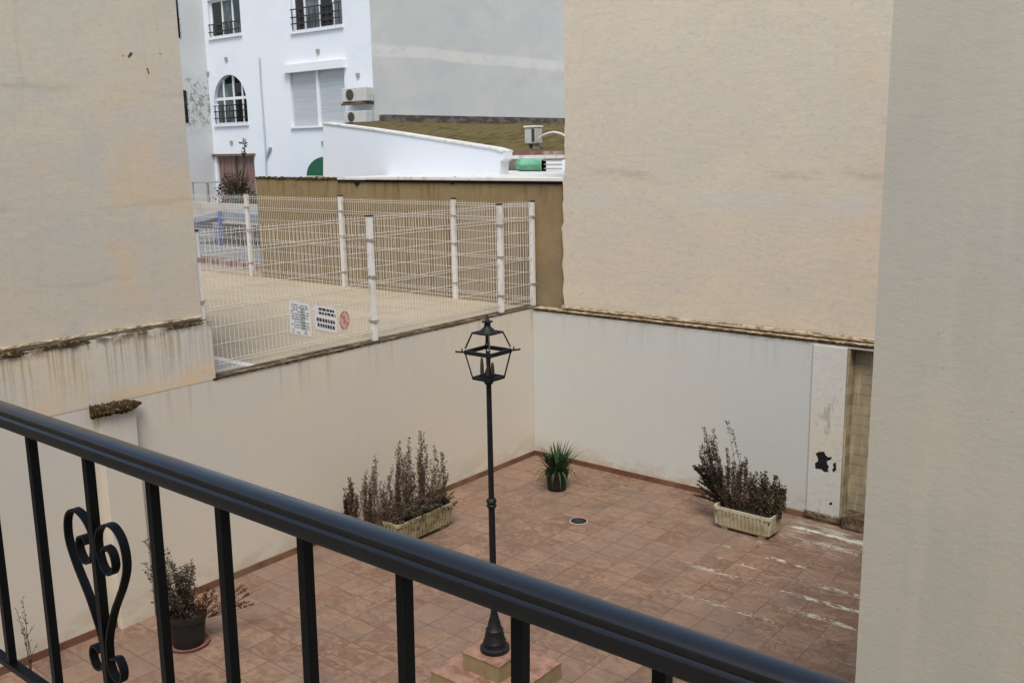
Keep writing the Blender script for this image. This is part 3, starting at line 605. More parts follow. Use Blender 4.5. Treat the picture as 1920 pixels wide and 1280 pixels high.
# ------------------------------------------------------------------ pots and planters
def trough(name, label, x0, x1, y0, y1, h, m, ribs_axis, rot=0):
    cx, cy = (x0+x1)/2, (y0+y1)/2; t = thing(name, label, 'planter', (cx, cy, 0)); t.rotation_euler.z = rot
    mb = MB(); tp = .03
    def ring(z, ins, dx=0): return [Vector((x0+ins, y0+ins, z)), Vector((x1-ins, y0+ins, z)), Vector((x1-ins, y1-ins, z)), Vector((x0+ins, y1-ins, z))]
    def rr(z, ins, r=.045, n=5):
        X0, X1, Y0, Y1 = x0+ins, x1-ins, y0+ins, y1-ins; pts = []
        for (ccx, ccy, a) in ((X1-r, Y1-r, 0), (X0+r, Y1-r, 90), (X0+r, Y0+r, 180), (X1-r, Y0+r, 270)):
            for k in range(n): an = math.radians(a+90*k/(n-1)); pts.append(Vector((ccx+r*math.cos(an), ccy+r*math.sin(an), z)))
        return pts
    rings = [rr(.028, .05), rr(.05, .035), rr(h-.04, .012), rr(h-.038, .0), rr(h, .0), rr(h, .018), rr(h-.05, .022), rr(.06, .05)]
    vs = [[mb.bm.verts.new(p) for p in r] for r in rings]
    for a, b in zip(vs, vs[1:]):
        for k in range(len(a)): mb.bm.faces.new((a[k], a[(k+1) % len(a)], b[(k+1) % len(a)], b[k]))
    mb.bm.faces.new(vs[0][::-1]); mb.bm.faces.new(vs[-1])
    # vertical ribs
    n = int((x1-x0)/.052) if ribs_axis == 'x' else int((y1-y0)/.052)
    for k in range(1, n):
        for sd in (0, 1):
            if ribs_axis == 'x':
                x = x0+.05+(x1-x0-.1)*k/n; yb = (y0+.035, y0+.010) if sd == 0 else (y1-.035, y1-.010)
                mb.bar((x, yb[0], .055), (x, yb[1], h-.045), .024, .026, (0, 1, 0))
            else:
                y = y0+.05+(y1-y0-.1)*k/n; xb = (x0+.035, x0+.010) if sd == 0 else (x1-.035, x1-.010)
                mb.bar((xb[0], y, .055), (xb[1], y, h-.045), .024, .026, (1, 0, 0))
    for k in range(1, 7):
        for sd in (0, 1):
            if ribs_axis == 'x':
                y = y0+(y1-y0)*k/7; xb = (x0+.035, x0+.010) if sd == 0 else (x1-.035, x1-.010); mb.bar((xb[0], y, .055), (xb[1], y, h-.045), .024, .026, (1, 0, 0))
            else:
                x = x0+(x1-x0)*k/7; yb = (y0+.035, y0+.010) if sd == 0 else (y1-.035, y1-.010); mb.bar((x, yb[0], .055), (x, yb[1], h-.045), .024, .026, (0, 1, 0))
    mb.build('trough', m.m, t, fix=True)
    ft = MB()
    L = x1-x0 if ribs_axis == 'x' else y1-y0
    for fx in (.18, .82):
        if ribs_axis == 'x': ft.box(x0+L*fx-.04, x0+L*fx+.04, y0+.055, y1-.055, .001, .03)
        else: ft.box(x0+.055, x1-.055, y0+L*fx-.04, y0+L*fx+.04, .001, .03)
    loose(ft, 'foot', m.m, t)
    so_ = MB(); g = 8
    so_.box(x0+.026, x1-.026, y0+.026, y1-.026, h-.09, h-.045); so_.build('soil', SOm.m, t)
    return t
def leaf(bm, p, d, L, W, rnd):
    d = d.normalized(); s = d.cross(Vector((rnd.uniform(-1, 1), rnd.uniform(-1, 1), rnd.uniform(-1, 1))))
    if s.length < 1e-3: return
    s.normalize(); m = p + d*L*.5
    bm.faces.new([bm.verts.new(q) for q in (p, m+s*W/2, p+d*L, m-s*W/2)])
def spikes(name, label, cat, stems, lm, sm, seed, leafL=.03, leafW=.012, dens=90, r0=.05, start=.15, radial=.02, group=None, topdens=1.5):
    """stems: list of (base, tip) ; small leaves whorled round each stem"""
    rnd = random.Random(seed); b0 = sum((Vector(s[0]) for s in stems), Vector())/len(stems)
    t = thing(name, label, cat, tuple(b0), group); st, lf = MB(), MB()
    for base, tip in stems:
        base, tip = Vector(base), Vector(tip); L = (tip-base).length
        bend = Vector((rnd.uniform(-1, 1), rnd.uniform(-1, 1), 0))*L*.06
        pts = [base.lerp(tip, k/5) + bend*math.sin(math.pi*k/5) for k in range(6)]
        st.tube(pts, [.005*(1-.15*k) for k in range(6)], 4, False)
        n = int(dens*L)
        for i in range(n):
            t_ = start + (1-start)*(rnd.random()**(1/topdens)); k = min(4, int(t_*5)); p = pts[k].lerp(pts[k+1], t_*5-k)
            a = rnd.uniform(0, 2*math.pi); rr_ = radial*(1.3-t_)*rnd.random()
            d = Vector((math.cos(a), math.sin(a), rnd.uniform(.1, 1.0)))
            leaf(lf.bm, p+Vector((math.cos(a)*rr_, math.sin(a)*rr_, 0)), d, leafL*rnd.uniform(.6, 1.3), leafW*rnd.uniform(.7, 1.3), rnd)
        # side twigs
        for i in range(int(L*7)):
            t_ = rnd.uniform(.15, .8); k = min(4, int(t_*5)); p = pts[k].lerp(pts[k+1], t_*5-k); a = rnd.uniform(0, 6.28)
            q = p + Vector((math.cos(a)*.05, math.sin(a)*.05, .07))*rnd.uniform(.5, 1.5); st.tube([p, q], [.003, .0015], 3, False)
            for j in range(5):
                leaf(lf.bm, p.lerp(q, rnd.random()), Vector((rnd.uniform(-1, 1), rnd.uniform(-1, 1), rnd.random())), leafL, leafW, rnd)
    st.build('stem', sm.m, t, fix=False); lf.build('foliage', lm.m, t, fix=False); return t
# right planter
trough('planter_box', 'ribbed cream plastic planter by the white wall, pale and clean sided', -4.97, -4.25, 9.70, 10.06, .28, POm, 'x', math.radians(-1))
rnd = random.Random(3)
def tip(px, py, yy): return tuple(at(px, py, 1, yy))
def tipx(px, py, xx): return tuple(at(px, py, 0, xx))
st = []
for k in range(16):
    px, py = rnd.uniform(1310, 1340), rnd.uniform(798, 860); st.append(((-4.93+rnd.uniform(-.02, .06), 9.93, .22), tip(px, py, 9.97)))
spikes('dry_shrub', 'tall thin dark shrub at the left end of the white wall planter', 'shrub', st, DBm, STEM, 11, .026, .012, 110, start=.62, topdens=1, radial=.035)
st = []
for i in range(34):
    px = 1300+rnd.uniform(0, 1)*40; st.append(((-4.90+rnd.uniform(0, .15), 9.88+rnd.uniform(-.08, .08), .22), tip(px, 870+rnd.uniform(0, 60), 9.9)))
spikes('dark_shrub', 'dark low shrub spilling over the left end of the ribbed planter', 'shrub', st, DBm, STEM, 12, .028, .015, 330, start=.2)
st = []
for px, py in ((1345, 850), (1352, 868), (1360, 845), (1366, 860), (1375, 862), (1382, 870), (1390, 852), (1396, 862), (1400, 858), (1356, 880), (1370, 882), (1385, 885), (1392, 890), (1340, 880), (1348, 890), (1378, 880), (1404, 880)):
    x = at(px, 960, 1, 9.88).x
    for k in range(2): st.append(((x+rnd.uniform(-.05, .05), 9.88+rnd.uniform(-.1, .1), .22), tip(px+rnd.uniform(-5, 5), py+rnd.uniform(-6, 22)+k*10, 9.9)))
spikes('dry_shrub', 'dense dark purple spiky stems in the middle of the ribbed planter', 'shrub', st, DLm, STEM, 13, .024, .012, 330, start=.1)
st = []
for i in range(46):
    px = rnd.uniform(1402, 1472); top = 880+abs(px-1436)*.5+rnd.uniform(-6, 46)
    st.append(((at(min(px, 1462), 975, 1, 9.9).x, 9.9+rnd.uniform(-.1, .1), .22), tip(px, top, 9.92)))
spikes('green_shrub', 'leafy green bush at the right end of the ribbed planter', 'shrub', st, GRm, STEM, 14, .030, .017, 190, start=.15)
st = [((-4.72, 9.9, .22), tip(1363, 790, 9.95)), ((-4.72, 9.9, .22), tip(1372, 806, 9.97))]
spikes('flower_stalk', 'tall thin bare stalk rising above the ribbed planter', 'plant', st, DGm, STEM, 15, .03, .014, 26, start=.86)
# left planter
trough('planter_box', 'stained yellowish planter by the cream wall, half hidden by the handrail', -7.82, -7.44, 7.02, 7.96, .30, P2m, 'y')
st = []
for px, py, n_ in ((790, 800, 3), (800, 835, 3), (768, 820, 3), (752, 828, 4), (745, 838, 3), (780, 840, 4), (812, 832, 3), (828, 840, 3), (836, 880, 4), (760, 850, 4), (775, 870, 4), (795, 860, 4), (812, 880, 4), (742, 868, 4), (822, 905, 4), (790, 890, 5), (765, 900, 5), (745, 905, 5)):
    for k in range(n_):
        y_ = min(7.9, max(7.1, at(px, 965, 0, -7.65).y + rnd.uniform(-.09, .09)))
        st.append(((-7.64+rnd.uniform(-.12, .12), y_, .25), tipx(px+rnd.uniform(-5, 5), py+k*14+rnd.uniform(-4, 8), -7.75)))
spikes('dry_shrub', 'large clump of tall dried grey purple spikes in the stained planter', 'shrub', st, DLm, STEM, 21, .024, .012, 260, start=.02, topdens=1.0)
st = []
for px, py, n_ in ((702, 850, 3), (698, 880, 4), (688, 880, 3), (710, 890, 5), (720, 905, 6), (730, 895, 5), (690, 910, 6), (678, 905, 3), (738, 920, 5)):
    for k in range(n_): st.append(((-7.72+rnd.uniform(-.08, .12), at(px, 985, 0, -7.7).y+rnd.uniform(-.05, .05), .18), tipx(px+rnd.uniform(-6, 6), py+k*12, -7.85)))
spikes('dry_shrub', 'lower dried brown clump left of the tall spikes, above the terracotta pot', 'shrub', st, DLm, STEM, 22, .023, .011, 230, start=.04, topdens=1.1)
st = []
for i in range(60):
    y_ = rnd.uniform(7.06, 7.93); st.append(((-7.56+rnd.uniform(-.1, .03), y_, .26), (-7.44+rnd.uniform(-.10, .06), y_+rnd.uniform(-.08, .08), rnd.uniform(.22, .48))))
spikes('trailing_plant', 'grey green scraggly growth spilling over the rim of the stained planter', 'plant', st, DGm, STEM, 24, .026, .013, 230, start=.1, radial=.03)
def pot(name, label, c, r0, r1, h, m, extra=None, cat='pot'):
    t = thing(name, label, cat, (c[0], c[1], 0))
    MB().lathe([(r0*.9, .012), (r0, .018), (r1*.97, h*.82), (r1*1.03, h*.83), (r1*1.04, h), (r1*.95, h), (r1*.92, h*.8)], (c[0], c[1], 0), 28).build('shell', m.m, t, smooth='auto')
    MB().lathe([(.0, h*.84), (r1*.93, h*.85)], (c[0], c[1], 0), 20).build('soil', SOm.m, t)
    if extra: MB().lathe([(r0*.8, .001), (r0*1.3, .004), (r0*1.38, .03), (r0*1.33, .03), (r0*1.2, .011), (.0, .010)], (c[0], c[1], 0), 28).build('saucer', extra.m, t, smooth='auto')
    return t
q = at(706, 985, 2, 0); pot('flower_pot', 'small terracotta pot beside the stained planter', tuple(at(700, 962, 2, .19))[:2], .07, .10, .19, TCm)
st = []
for px, py, n_ in ((655, 895, 4), (650, 915, 4), (662, 905, 4), (645, 930, 3), (668, 925, 4), (672, 940, 3)):
    for k in range(n_): st.append(((-7.8+rnd.uniform(-.03, .03), 6.6+rnd.uniform(-.04, .04), .17), tipx(px+rnd.uniform(-4, 4), py+k*10, -7.85)))
pot('flower_pot', 'terracotta pot nearest the handrail, hidden under dry stems', tuple(at(654, 976, 2, .19))[:2], .07, .10, .19, TCm)
spikes('dry_shrub', 'thin dried clump standing apart at the far left of the planter row', 'shrub', st, DLm, STEM, 23, .024, .012, 300, start=.1)
# corner pot with blades
cx, cy = -7.21, 9.68
pot('flower_pot', 'black plastic pot standing near the corner, green blades in it', (cx, cy), .12, .150, .25, BPm)
t = thing('spiky_plant', 'spiky green bladed plant in the black corner pot', 'plant', (cx, cy, .2)); mb = MB()
for i in range(105):
    a = rnd.uniform(0, 6.28); sp_ = rnd.random()**.6; L = rnd.uniform(.30, .52)*(1-.12*sp_); rb = rnd.uniform(0, .10)
    b = Vector((cx+rb*math.cos(a), cy+rb*math.sin(a), .2)); lean = sp_*.8; a2 = a+rnd.uniform(-.5, .5)
    s = Vector((-math.sin(a2), math.cos(a2), 0)); prev = None
    for k in range(6):
        t_ = k/5; r_ = L*lean*t_**1.4; zz = L*t_*(1-lean*.35*t_); wv = .017*(1-t_**2)+.0008
        p = b+Vector((math.cos(a2)*r_, math.sin(a2)*r_, zz)); row = (mb.bm.verts.new(p-s*wv), mb.bm.verts.new(p+Vector((math.cos(a2), math.sin(a2), -.3))*wv*.4), mb.bm.verts.new(p+s*wv))
        if prev: mb.bm.faces.new((prev[0], prev[1], row[1], row[0])); mb.bm.faces.new((prev[1], prev[2], row[2], row[1]))
        prev = row
for i in range(20):
    a = rnd.uniform(0, 6.28); L = rnd.uniform(.18, .36); b = Vector((cx+.08*math.cos(a), cy+.08*math.sin(a), .22)); s = Vector((-math.sin(a), math.cos(a), 0)); prev = None
    for k in range(7):
        t_ = k/6; wv = .013*(1-t_**2)+.0008; p = b+Vector((math.cos(a)*L*.75*t_, math.sin(a)*L*.75*t_, L*(1.1*t_-1.5*t_*t_)))
        row = (mb.bm.verts.new(p-s*wv), mb.bm.verts.new(p+s*wv))
        if prev: mb.bm.faces.new((prev[0], prev[1], row[1], row[0]))
        prev = row
mb.build('blades', BDg.m, t, fix=False)
# left front pot
cx, cy = -7.50, 4.40
pot('flower_pot', 'large black pot on a terracotta saucer behind the balusters', (cx, cy), .14, .175, .31, BPm, TCm)
st = []
for i in range(44):
    a = rnd.uniform(0, 6.28); r_ = rnd.uniform(0, .12); tp_ = at(rnd.uniform(282, 368), rnd.uniform(1045, 1130), 0, -7.5+rnd.uniform(-.18, .15))
    st.append(((cx+r_*math.cos(a), cy+r_*math.sin(a), .26), tuple(tp_)))
for px, py in ((272, 1012), (310, 1028), (362, 1062), (366, 1058), (268, 1055), (272, 1070)): st.append(((cx, cy, .26), tipx(px, py, -7.55)))
spikes('dry_shrub', 'twiggy grey green shrub growing in the large black pot', 'shrub', st, DGm, STEM, 31, .028, .013, 105, start=.25, radial=.03)
st = []
for px, py in ((400, 1100), (392, 1098), (385, 1112), (405, 1118), (410, 1130), (398, 1140), (385, 1130), (372, 1118)):
    for k in range(2): st.append(((cx+.1, cy+.08, .26), tipx(px+rnd.uniform(-4, 4), py+rnd.uniform(-3, 8), -7.35)))
spikes('dry_shrub', 'brown dried shoots leaning right out of the large black pot', 'shrub', st, RDm, STEM, 32, .024, .012, 110, start=.45)
st = []
for px, py in ((454, 1098), (460, 1104), (470, 1112), (476, 1132), (458, 1130), (466, 1128)):
    st.append(((cx+.12, cy+.14, .24), tipx(px, py, -7.25)))
spikes('dry_shrub', 'reddish dried sprays hanging between the third and fourth balusters', 'shrub', st, RDm, STEM, 33, .026, .011, 120, start=.72, radial=.03)
st = [((-8.05, 3.22, .02), tipx(42, 1120, -8.15)), ((-8.05, 3.22, .02), tipx(30, 1140, -8.15)), ((-8.05, 3.22, .02), tipx(40, 1165, -8.1))]
spikes('dry_twig', 'thin sparse twig against the wall at the far left', 'plant', st, DGm, STEM, 34, .02, .010, 22, start=.6)
# ------------------------------------------------------------------ white building
YW, XG, XW2 = 21.31, -22.83, -31.55
wb = thing('white_building', 'white apartment building with arched window and roller shutter beyond the lot', 'building', (-27, YW, 2.15))
def holes_wall(x0, x1, z0, z1, holes, yf, depth, mat_, parent, name='facade'):
    mb = MB(); xs_ = sorted({x0, x1, *[h[0] for h in holes], *[h[1] for h in holes]}); zs_ = sorted({z0, z1, *[h[2] for h in holes], *[h[3] for h in holes]})
    for a, b in zip(xs_, xs_[1:]):
        for c_, d_ in zip(zs_, zs_[1:]):
            mx, mz = (a+b)/2, (c_+d_)/2
            if any(h[0] < mx < h[1] and h[2] < mz < h[3] for h in holes): continue
            mb.quad((a, yf, c_), (b, yf, c_), (b, yf, d_), (a, yf, d_))
    for h in holes:
        a, b, c_, d_ = h[:4]
        mb.quad((a, yf, c_), (a, yf, d_), (a, yf+depth, d_), (a, yf+depth, c_)); mb.quad((b, yf, c_), (b, yf+depth, c_), (b, yf+depth, d_), (b, yf, d_))
        mb.quad((a, yf, c_), (a, yf+depth, c_), (b, yf+depth, c_), (b, yf, c_)); mb.quad((a, yf, d_), (b, yf, d_), (b, yf+depth, d_), (a, yf+depth, d_))
        if len(h) > 4:       # arched top: fill the spandrels
            r = (b-a)/2; cz = d_-r; cx_ = (a+b)/2; N = 14
            for k in range(N):
                a0, a1 = math.pi*k/N, math.pi*(k+1)/N
                p0, p1 = (cx_+r*math.cos(a0), cz+r*math.sin(a0)), (cx_+r*math.cos(a1), cz+r*math.sin(a1))
                mb.quad((p0[0], yf, p0[1]), (p1[0], yf, p1[1]), (p1[0], yf, d_), (p0[0], yf, d_)); mb.quad((p0[0], yf, p0[1]), (p1[0], yf, p1[1]), (p1[0], yf+depth, p1[1]), (p0[0], yf+depth, p0[1]))
    bmesh.ops.remove_doubles(mb.bm, verts=mb.bm.verts, dist=1e-4)
    return mb.build(name, mat_.m, parent)
H1 = (-31.25, -29.36, 8.46, 9.74); H2 = (-26.60, -24.10, 8.27, 9.9); H3 = (-31.30, -29.33, 5.42, 7.14, 'arch'); H4 = (-26.88, -24.15, 5.24, 6.98); H5 = (-31.42, -29.14, 2.2, 4.29)
holes_wall(XW2, XG, 2.0, 14, [H1, H2, H3, H4, H5], YW, .22, Wm, wb)
MB().box(XW2+.01, XG-.35, YW+.221, YW+.5, 2.0, 14).build('back_wall', DKm.m, wb)
def frames(name, h, cols, dark, bars=True, arch=False, railz=None):
    a, b, c_, d_ = h[:4]; y_ = YW+.12
    f = MB(); t = .07
    for x_ in [a+t/2] + [a+(b-a)*k for k in cols] + [b-t/2]: f.box(x_-t/2, x_+t/2, y_, y_+.06, c_, (d_ if not arch else d_-(b-a)/2 + (math.sqrt(max(0, ((b-a)/2)**2-(x_-(a+b)/2)**2)) if .02 < (x_-a)/(b-a) < .98 else 0)))
    f.box(a, b, y_+.001, y_+.059, c_, c_+t); 
    if not arch: f.box(a, b, y_+.001, y_+.059, d_-t, d_)
    else: f.box(a, b, y_+.001, y_+.059, d_-(b-a)/2+.12, d_-(b-a)/2+.22)
    w_ = f.build('window', FRm.m, wb)
    edges = [0]+cols+[1]
    for k, (u0, u1) in enumerate(zip(edges, edges[1:])):
        MB().box(a+(b-a)*u0+.03, a+(b-a)*u1-.03, y_+.025, y_+.035, c_+.02, d_-.02 if not arch else d_-.3).build('pane', (GDm if k in dark else GLm).m, w_)
    if railz:
        r = MB()
        for zz in railz: r.box(a+.02, b-.02, YW-.06, YW-.03, zz, zz+.035)
        for k in range(9): x_ = a+.1+(b-a-.2)*k/8; r.box(x_-.012, x_+.012, YW-.052, YW-.034, c_+.05, railz[-1])
        r.build('guard_rail', BKm.m, w_)
    MB().box(a-.05, b+.05, YW-.07, YW-.002, c_-.07, c_-.002).build('sill', Wm.m, w_)
frames('window', H1, [.36, .68], [0], railz=(8.62, 8.88))
frames('window', H2, [.22, .52, .78], [0, 2], railz=(8.5, 8.7, 8.95))
frames('window', H3, [.24, .54, .8], [2, 3], arch=True, railz=(5.62, 5.86, 6.06))
# trim over the upper left window, roller shutter, box, garage door
sh = MB(); a, b, c_, d_ = H4
sh.box(a+.02, b-.02, YW+.10, YW+.14, c_, d_)
for k in range(34): sh.box(a+.02, b-.02, YW+.092, YW+.101, c_+.05*k+.008, c_+.05*k+.040)
s_ = sh.build('roller_shutter', SHm.m, wb)
MB().box((a+b)/2-.06, (a+b)/2+.06, YW+.03, YW+.09, c_, d_).build('guide_post', FRm.m, s_)
MB().box(a-.15, b+.12, YW-.16, YW-.002, d_+.0, d_+.26).build('shutter_box', FRm.m, s_)
MB().box(a-.05, b+.05, YW-.07, YW-.002, c_-.07, c_-.002).build('sill', Wm.m, s_)
a, b, c_, d_ = H5
dr = MB(); dr.box(a+.02, b-.02, YW+.08, YW+.16, c_, d_)
for k in range(10): x_ = a+.1+(b-a-.2)*k/9; dr.box(x_-.02, x_+.02, YW+.062, YW+.082, c_, d_-.1)
d2_ = dr.build('door', BDm.m, wb); MB().box((a+b)/2-.04, (a+b)/2+.04, YW+.04, YW+.061, c_, d_).build('centre_stile', ACd.m, d2_)
MB().box(a-.15, b+.1, YW-.10, YW-.002, d_+.01, d_+.08).build('lintel', RUm.m, d2_)
dp = MB(); dp.tube([at(486, 108, 1, YW-.06), at(488, 150, 1, YW-.06), at(497, 270, 1, YW-.06), at(499, 330, 1, YW-.06)], .024, 8)
dp.tube([at(507, 275, 1, YW-.06), at(500, 292, 1, YW-.06)], .05, 6); dp.build('downpipe', Mat('pipe_paint', sr(178, 186, 196), .6).m, wb, smooth='auto')
v = MB()
for px, py in ((596, 96), (424, 111), (434, 267), (606, 268), (671, 141), (388, 138)):
    q = at(px, py, 1, YW-.02); s_ = .07 if px != 388 else .12; v.box(q.x-s_, q.x+s_, YW-.05, YW-.002, q.z-.06, q.z+.06)
loose(v, 'vent', CLm.m, wb)
# side wing on the left, facing us sideways
HW = [(at(319, 60, 0, XW2).y, 20.30, 8.42, 9.8), (19.2, 20.35, 5.5, 6.62)]
MB().box(-44, XW2, 8.0, YW+.2, 2.0, 14).build('side_wing', W2m.m, wb)
for (y0, y1, z0, z1) in HW:
    w_ = MB().box(XW2+.001, XW2+.02, y0, y1, z0, z1).build('window', GDm.m, wb)
    r = MB()
    for zz in (z0+.15, z0+.4, z0+.62): r.box(XW2+.05, XW2+.08, y0, y1, zz, zz+.03)
    r.build('guard_rail', BKm.m, w_)
# grey party wall
MB().box(XG-.3, XG, YW+.002, 44, 2, 14).build('party_wall', Gm.m, wb)
mb = MB(); mb.box(XG+.001, XG+.25, YW+.2, 44, 4.9, 5.49); mb.build('roof_flashing', DTm.m, wb)
# green awning
q = at(612, 322, 1, YW-.05); mb = MB(); N = 8; R_ = .95; cx_, cz_ = at(612, 330, 1, YW-.8).x, at(612, 330, 1, YW-.8).z; R_ = .98
pts = [Vector((cx_, 0, cz_))] + [Vector((cx_-R_*math.sin(math.pi/2*k/N), 0, cz_+R_*.62*math.cos(math.pi/2*k/N))) for k in range(N+1)]
aw = MB(); aw.prism([(p_.x, YW-.8, p_.z) for p_ in pts], (0, .78, 0))
tag(aw.build('awning', AWm.m), 'dark green quarter round awning beside the white gable wall', 'awning')
# air conditioners on the facade
def unit(px0, px1, py0, py1, label, br=True):
    a, b = at(px0, py1, 1, YW-.45), at(px1, py0, 1, YW-.45)
    t = thing('outdoor_unit', label, 'air conditioner', ((a.x+b.x)/2, YW-.3, a.z), 'air conditioners on the white building')
    MB().box(a.x, b.x, YW-.45, YW-.12, a.z, b.z).build('casing', ACm.m, t, bevel=.02)
    g = MB(); r = (b.z-a.z)*.40; cxx = a.x+(b.x-a.x)*.36; cz = (a.z+b.z)/2
    g.prism([(cxx+r*math.cos(k*math.pi/12), YW-.452, cz+r*math.sin(k*math.pi/12)) for k in range(24)], (0, -.02, 0)); g_ = g.build('fan_grille', ACd.m, t)
    k = MB(); k.box(a.x+.1, a.x+.14, YW-.5, YW, a.z-.09, a.z-.002); k.box(b.x-.14, b.x-.1, YW-.5, YW, a.z-.09, a.z-.002); k.box(a.x, b.x, YW-.5, YW-.44, a.z-.11, a.z-.05); k.build('bracket', RUm.m, t)
    return t
unit(641, 684, 163, 192, 'upper beige air conditioner beside the roller shutter')
unit(645, 684, 207, 231, 'lower beige air conditioner just above the white gable wall')
# white gable wall and mossy roof
lh = thing('low_house', 'low house with white sloping gable wall and mossy brown roof', 'house', (-12, 12, 2.15))
yG = 12.0
prof = [at(606, 232, 1, yG), at(628, 235, 1, yG), at(690, 243, 1, yG), at(750, 252, 1, yG), at(850, 268, 1, yG), at(925, 280, 1, yG), at(944, 286, 1, yG), at(945, 298, 1, yG), at(938, 303, 1, yG), at(936, 340, 1, yG), at(606, 345, 1, yG)]
MB().prism(prof, (0, .22, 0)).build('gable_wall', Wm.m, lh)
cp = MB()
for p0, p1 in zip(prof[:6], prof[1:7]): cp.bar(p0+Vector((0, .11, .012)), p1+Vector((0, .11, .012)), .26, .03, (0, 1, 0)) if False else cp.prism([p0+Vector((0, -.02, .0)), p1+Vector((0, -.02, .0)), p1+Vector((0, -.02, .028)), p0+Vector((0, -.02, .028))], (0, .26, 0))
cp.build('coping', WPm.m, lh)
rf = MB()
def rz(u, v):
    nearp = [Vector((-5, 14.3, 4.29)), Vector((-11.6, 14.3, 4.29)), Vector((-16.63, 14.3, 4.93)), Vector((-22.83, 21.4, 5.30))]
    k = min(2, int(u*3)); p = nearp[k].lerp(nearp[k+1], u*3-k); x_ = [-5, -11.5, -17, -22.83][k]*(1-(u*3-k)) + [-5, -11.5, -17, -22.83][k+1]*(u*3-k)
    q = Vector((x_, 31.5, 5.14)); r = p.lerp(q, v); r.z += .02*math.sin(v*160); return r
NU, NV = 30, 120
g_ = [[rf.bm.verts.new(rz(i/NU, j/NV)) for j in range(NV+1)] for i in range(NU+1)]
for i in range(NU):
    for j in range(NV): rf.bm.faces.new((g_[i][j], g_[i+1][j], g_[i+1][j+1], g_[i][j+1]))
rf.build('roof', RFm.m, lh)
MB().box(-11.9, -6, 14.34, 15, 2.2, 4.27).build('house_wall', CGm.m, lh)
MB().box(-11.95, -6, 14.14, 14.29, 4.20, 4.262).build('gutter', WPm.m, lh)
MB().box(-11.95, -6, 14.30, 14.42, 4.262, 4.33).build('eaves_tile', KBm.m, lh)
# things on and behind the flat roof
c = at(999, 275, 1, 15.3); ru = thing('roof_unit', 'small white and grey box unit on the mossy roof with curved hose', 'roof unit', tuple(c))
MB().box(c.x-.13, c.x+.13, 15.2, 15.45, c.z+.05, c.z+.36).build('casing', ACm.m, ru, bevel=.02)
mb = MB(); mb.box(c.x-.09, c.x-.05, 15.24, 15.4, c.z-.12, c.z+.05); mb.box(c.x+.05, c.x+.09, 15.24, 15.4, c.z-.12, c.z+.05); loose(mb, 'leg', CLm.m, ru)
MB().box(c.x-.14, c.x+.14, 15.18, 15.47, c.z+.361, c.z+.40).build('lid', WPm.m, ru, bevel=.01)
MB().box(c.x+.06, c.x+.125, 15.185, 15.199, c.z+.1, c.z+.34).build('grille', ACd.m, ru)
mb = MB(); mb.tube([at(x_, y_, 1, 15.2) for x_, y_ in ((1011, 260), (1018, 254), (1028, 250), (1040, 248), (1052, 251), (1063, 257), (1072, 268), (1080, 285))], .022, 8); mb.build('hose', WPm.m, ru, smooth='auto')
a, b = at(965, 320, 1, 13.6), at(1014, 305, 1, 13.6)
t = thing('green_tank', 'green plastic tank lying behind the flat white roof edge', 'tank', ((a.x+b.x)/2, 13.6, 3.985))
mb = MB(); mb.tube([(a.x, 13.7, 4.10), (a.x+.03, 13.7, 4.10), (b.x-.03, 13.7, 4.10), (b.x, 13.7, 4.10)], [.085, .11, .11, .085], 16); mb.build('barrel', GNm.m, t, smooth='auto')
mb = MB(); mb.box(b.x-.0, b.x+.10, 13.62, 13.78, 3.99, 4.19); mb.build('end_cap', Mat('olive_dark', sr(70, 72, 40), .7).m, t)
a, b = at(935, 321, 1, 13.7), at(951, 308, 1, 13.7)
tag(MB().box(a.x, b.x, 13.6, 13.75, 3.987, b.z).build('brown_crate', RUm.m, bevel=.01), 'small rusty brown crate between gable wall and green tank', 'crate')
a, b = at(1020, 322, 1, 13.7), at(1062, 300, 1, 13.7)
t = thing('white_cabinet', 'white panel cabinet at the end of the flat roof', 'cabinet', ((a.x+b.x)/2, 13.7, 3.986))
MB().box(a.x, b.x+.3, 13.62, 13.85, 3.987, b.z).build('body', FRm.m, t, bevel=.01)
mb = MB(); [mb.box(a.x+.06, b.x-.03, 13.612, 13.619, 4.03+k*.07, 4.045+k*.07) for k in range(3)]; mb.build('louvre', CLm.m, t)
# ------------------------------------------------------------------ things in the street left of the tan wall
a = at(413, 460, 2, 2.16); yy = a.y
t = thing('shelter', 'grey tarpaulin shelter held up by a blue post in the street', 'shelter', (a.x, yy, 2.158))
top = at(413, 396, 1, yy); MB().tube([(a.x, yy, 2.158), tuple(top)], .05, 10).build('post', BLm.m, t, smooth='auto')
l0, r0 = at(352, 412, 1, yy-.2), at(500, 405, 1, yy-.2)
mb = MB(); mb.prism([l0, top, top-Vector((0, 0, .14)), l0-Vector((0, 0, .12))], (0, .9, 0)); mb.prism([top+Vector((.002, 0, 0)), r0, r0-Vector((0, 0, .2)), top-Vector((-.002, 0, .2))], (0, .9, 0)); mb.build('canopy', TPm.m, t)
l1, r1 = at(356, 420, 1, yy+.8), at(480, 466, 1, yy+.8)
MB().box(l1.x, r1.x+.5, yy+.75, yy+.85, 2.16, at(400, 418, 1, yy+.8).z).build('side_screen', TPm.m, t)
MB().box(l1.x, a.x-.1, yy-.16, yy-.1, at(400, 427, 1, yy).z, at(400, 418, 1, yy).z).build('dark_valance', Mat('navy_cloth', sr(58, 56, 84), .8).m, t)
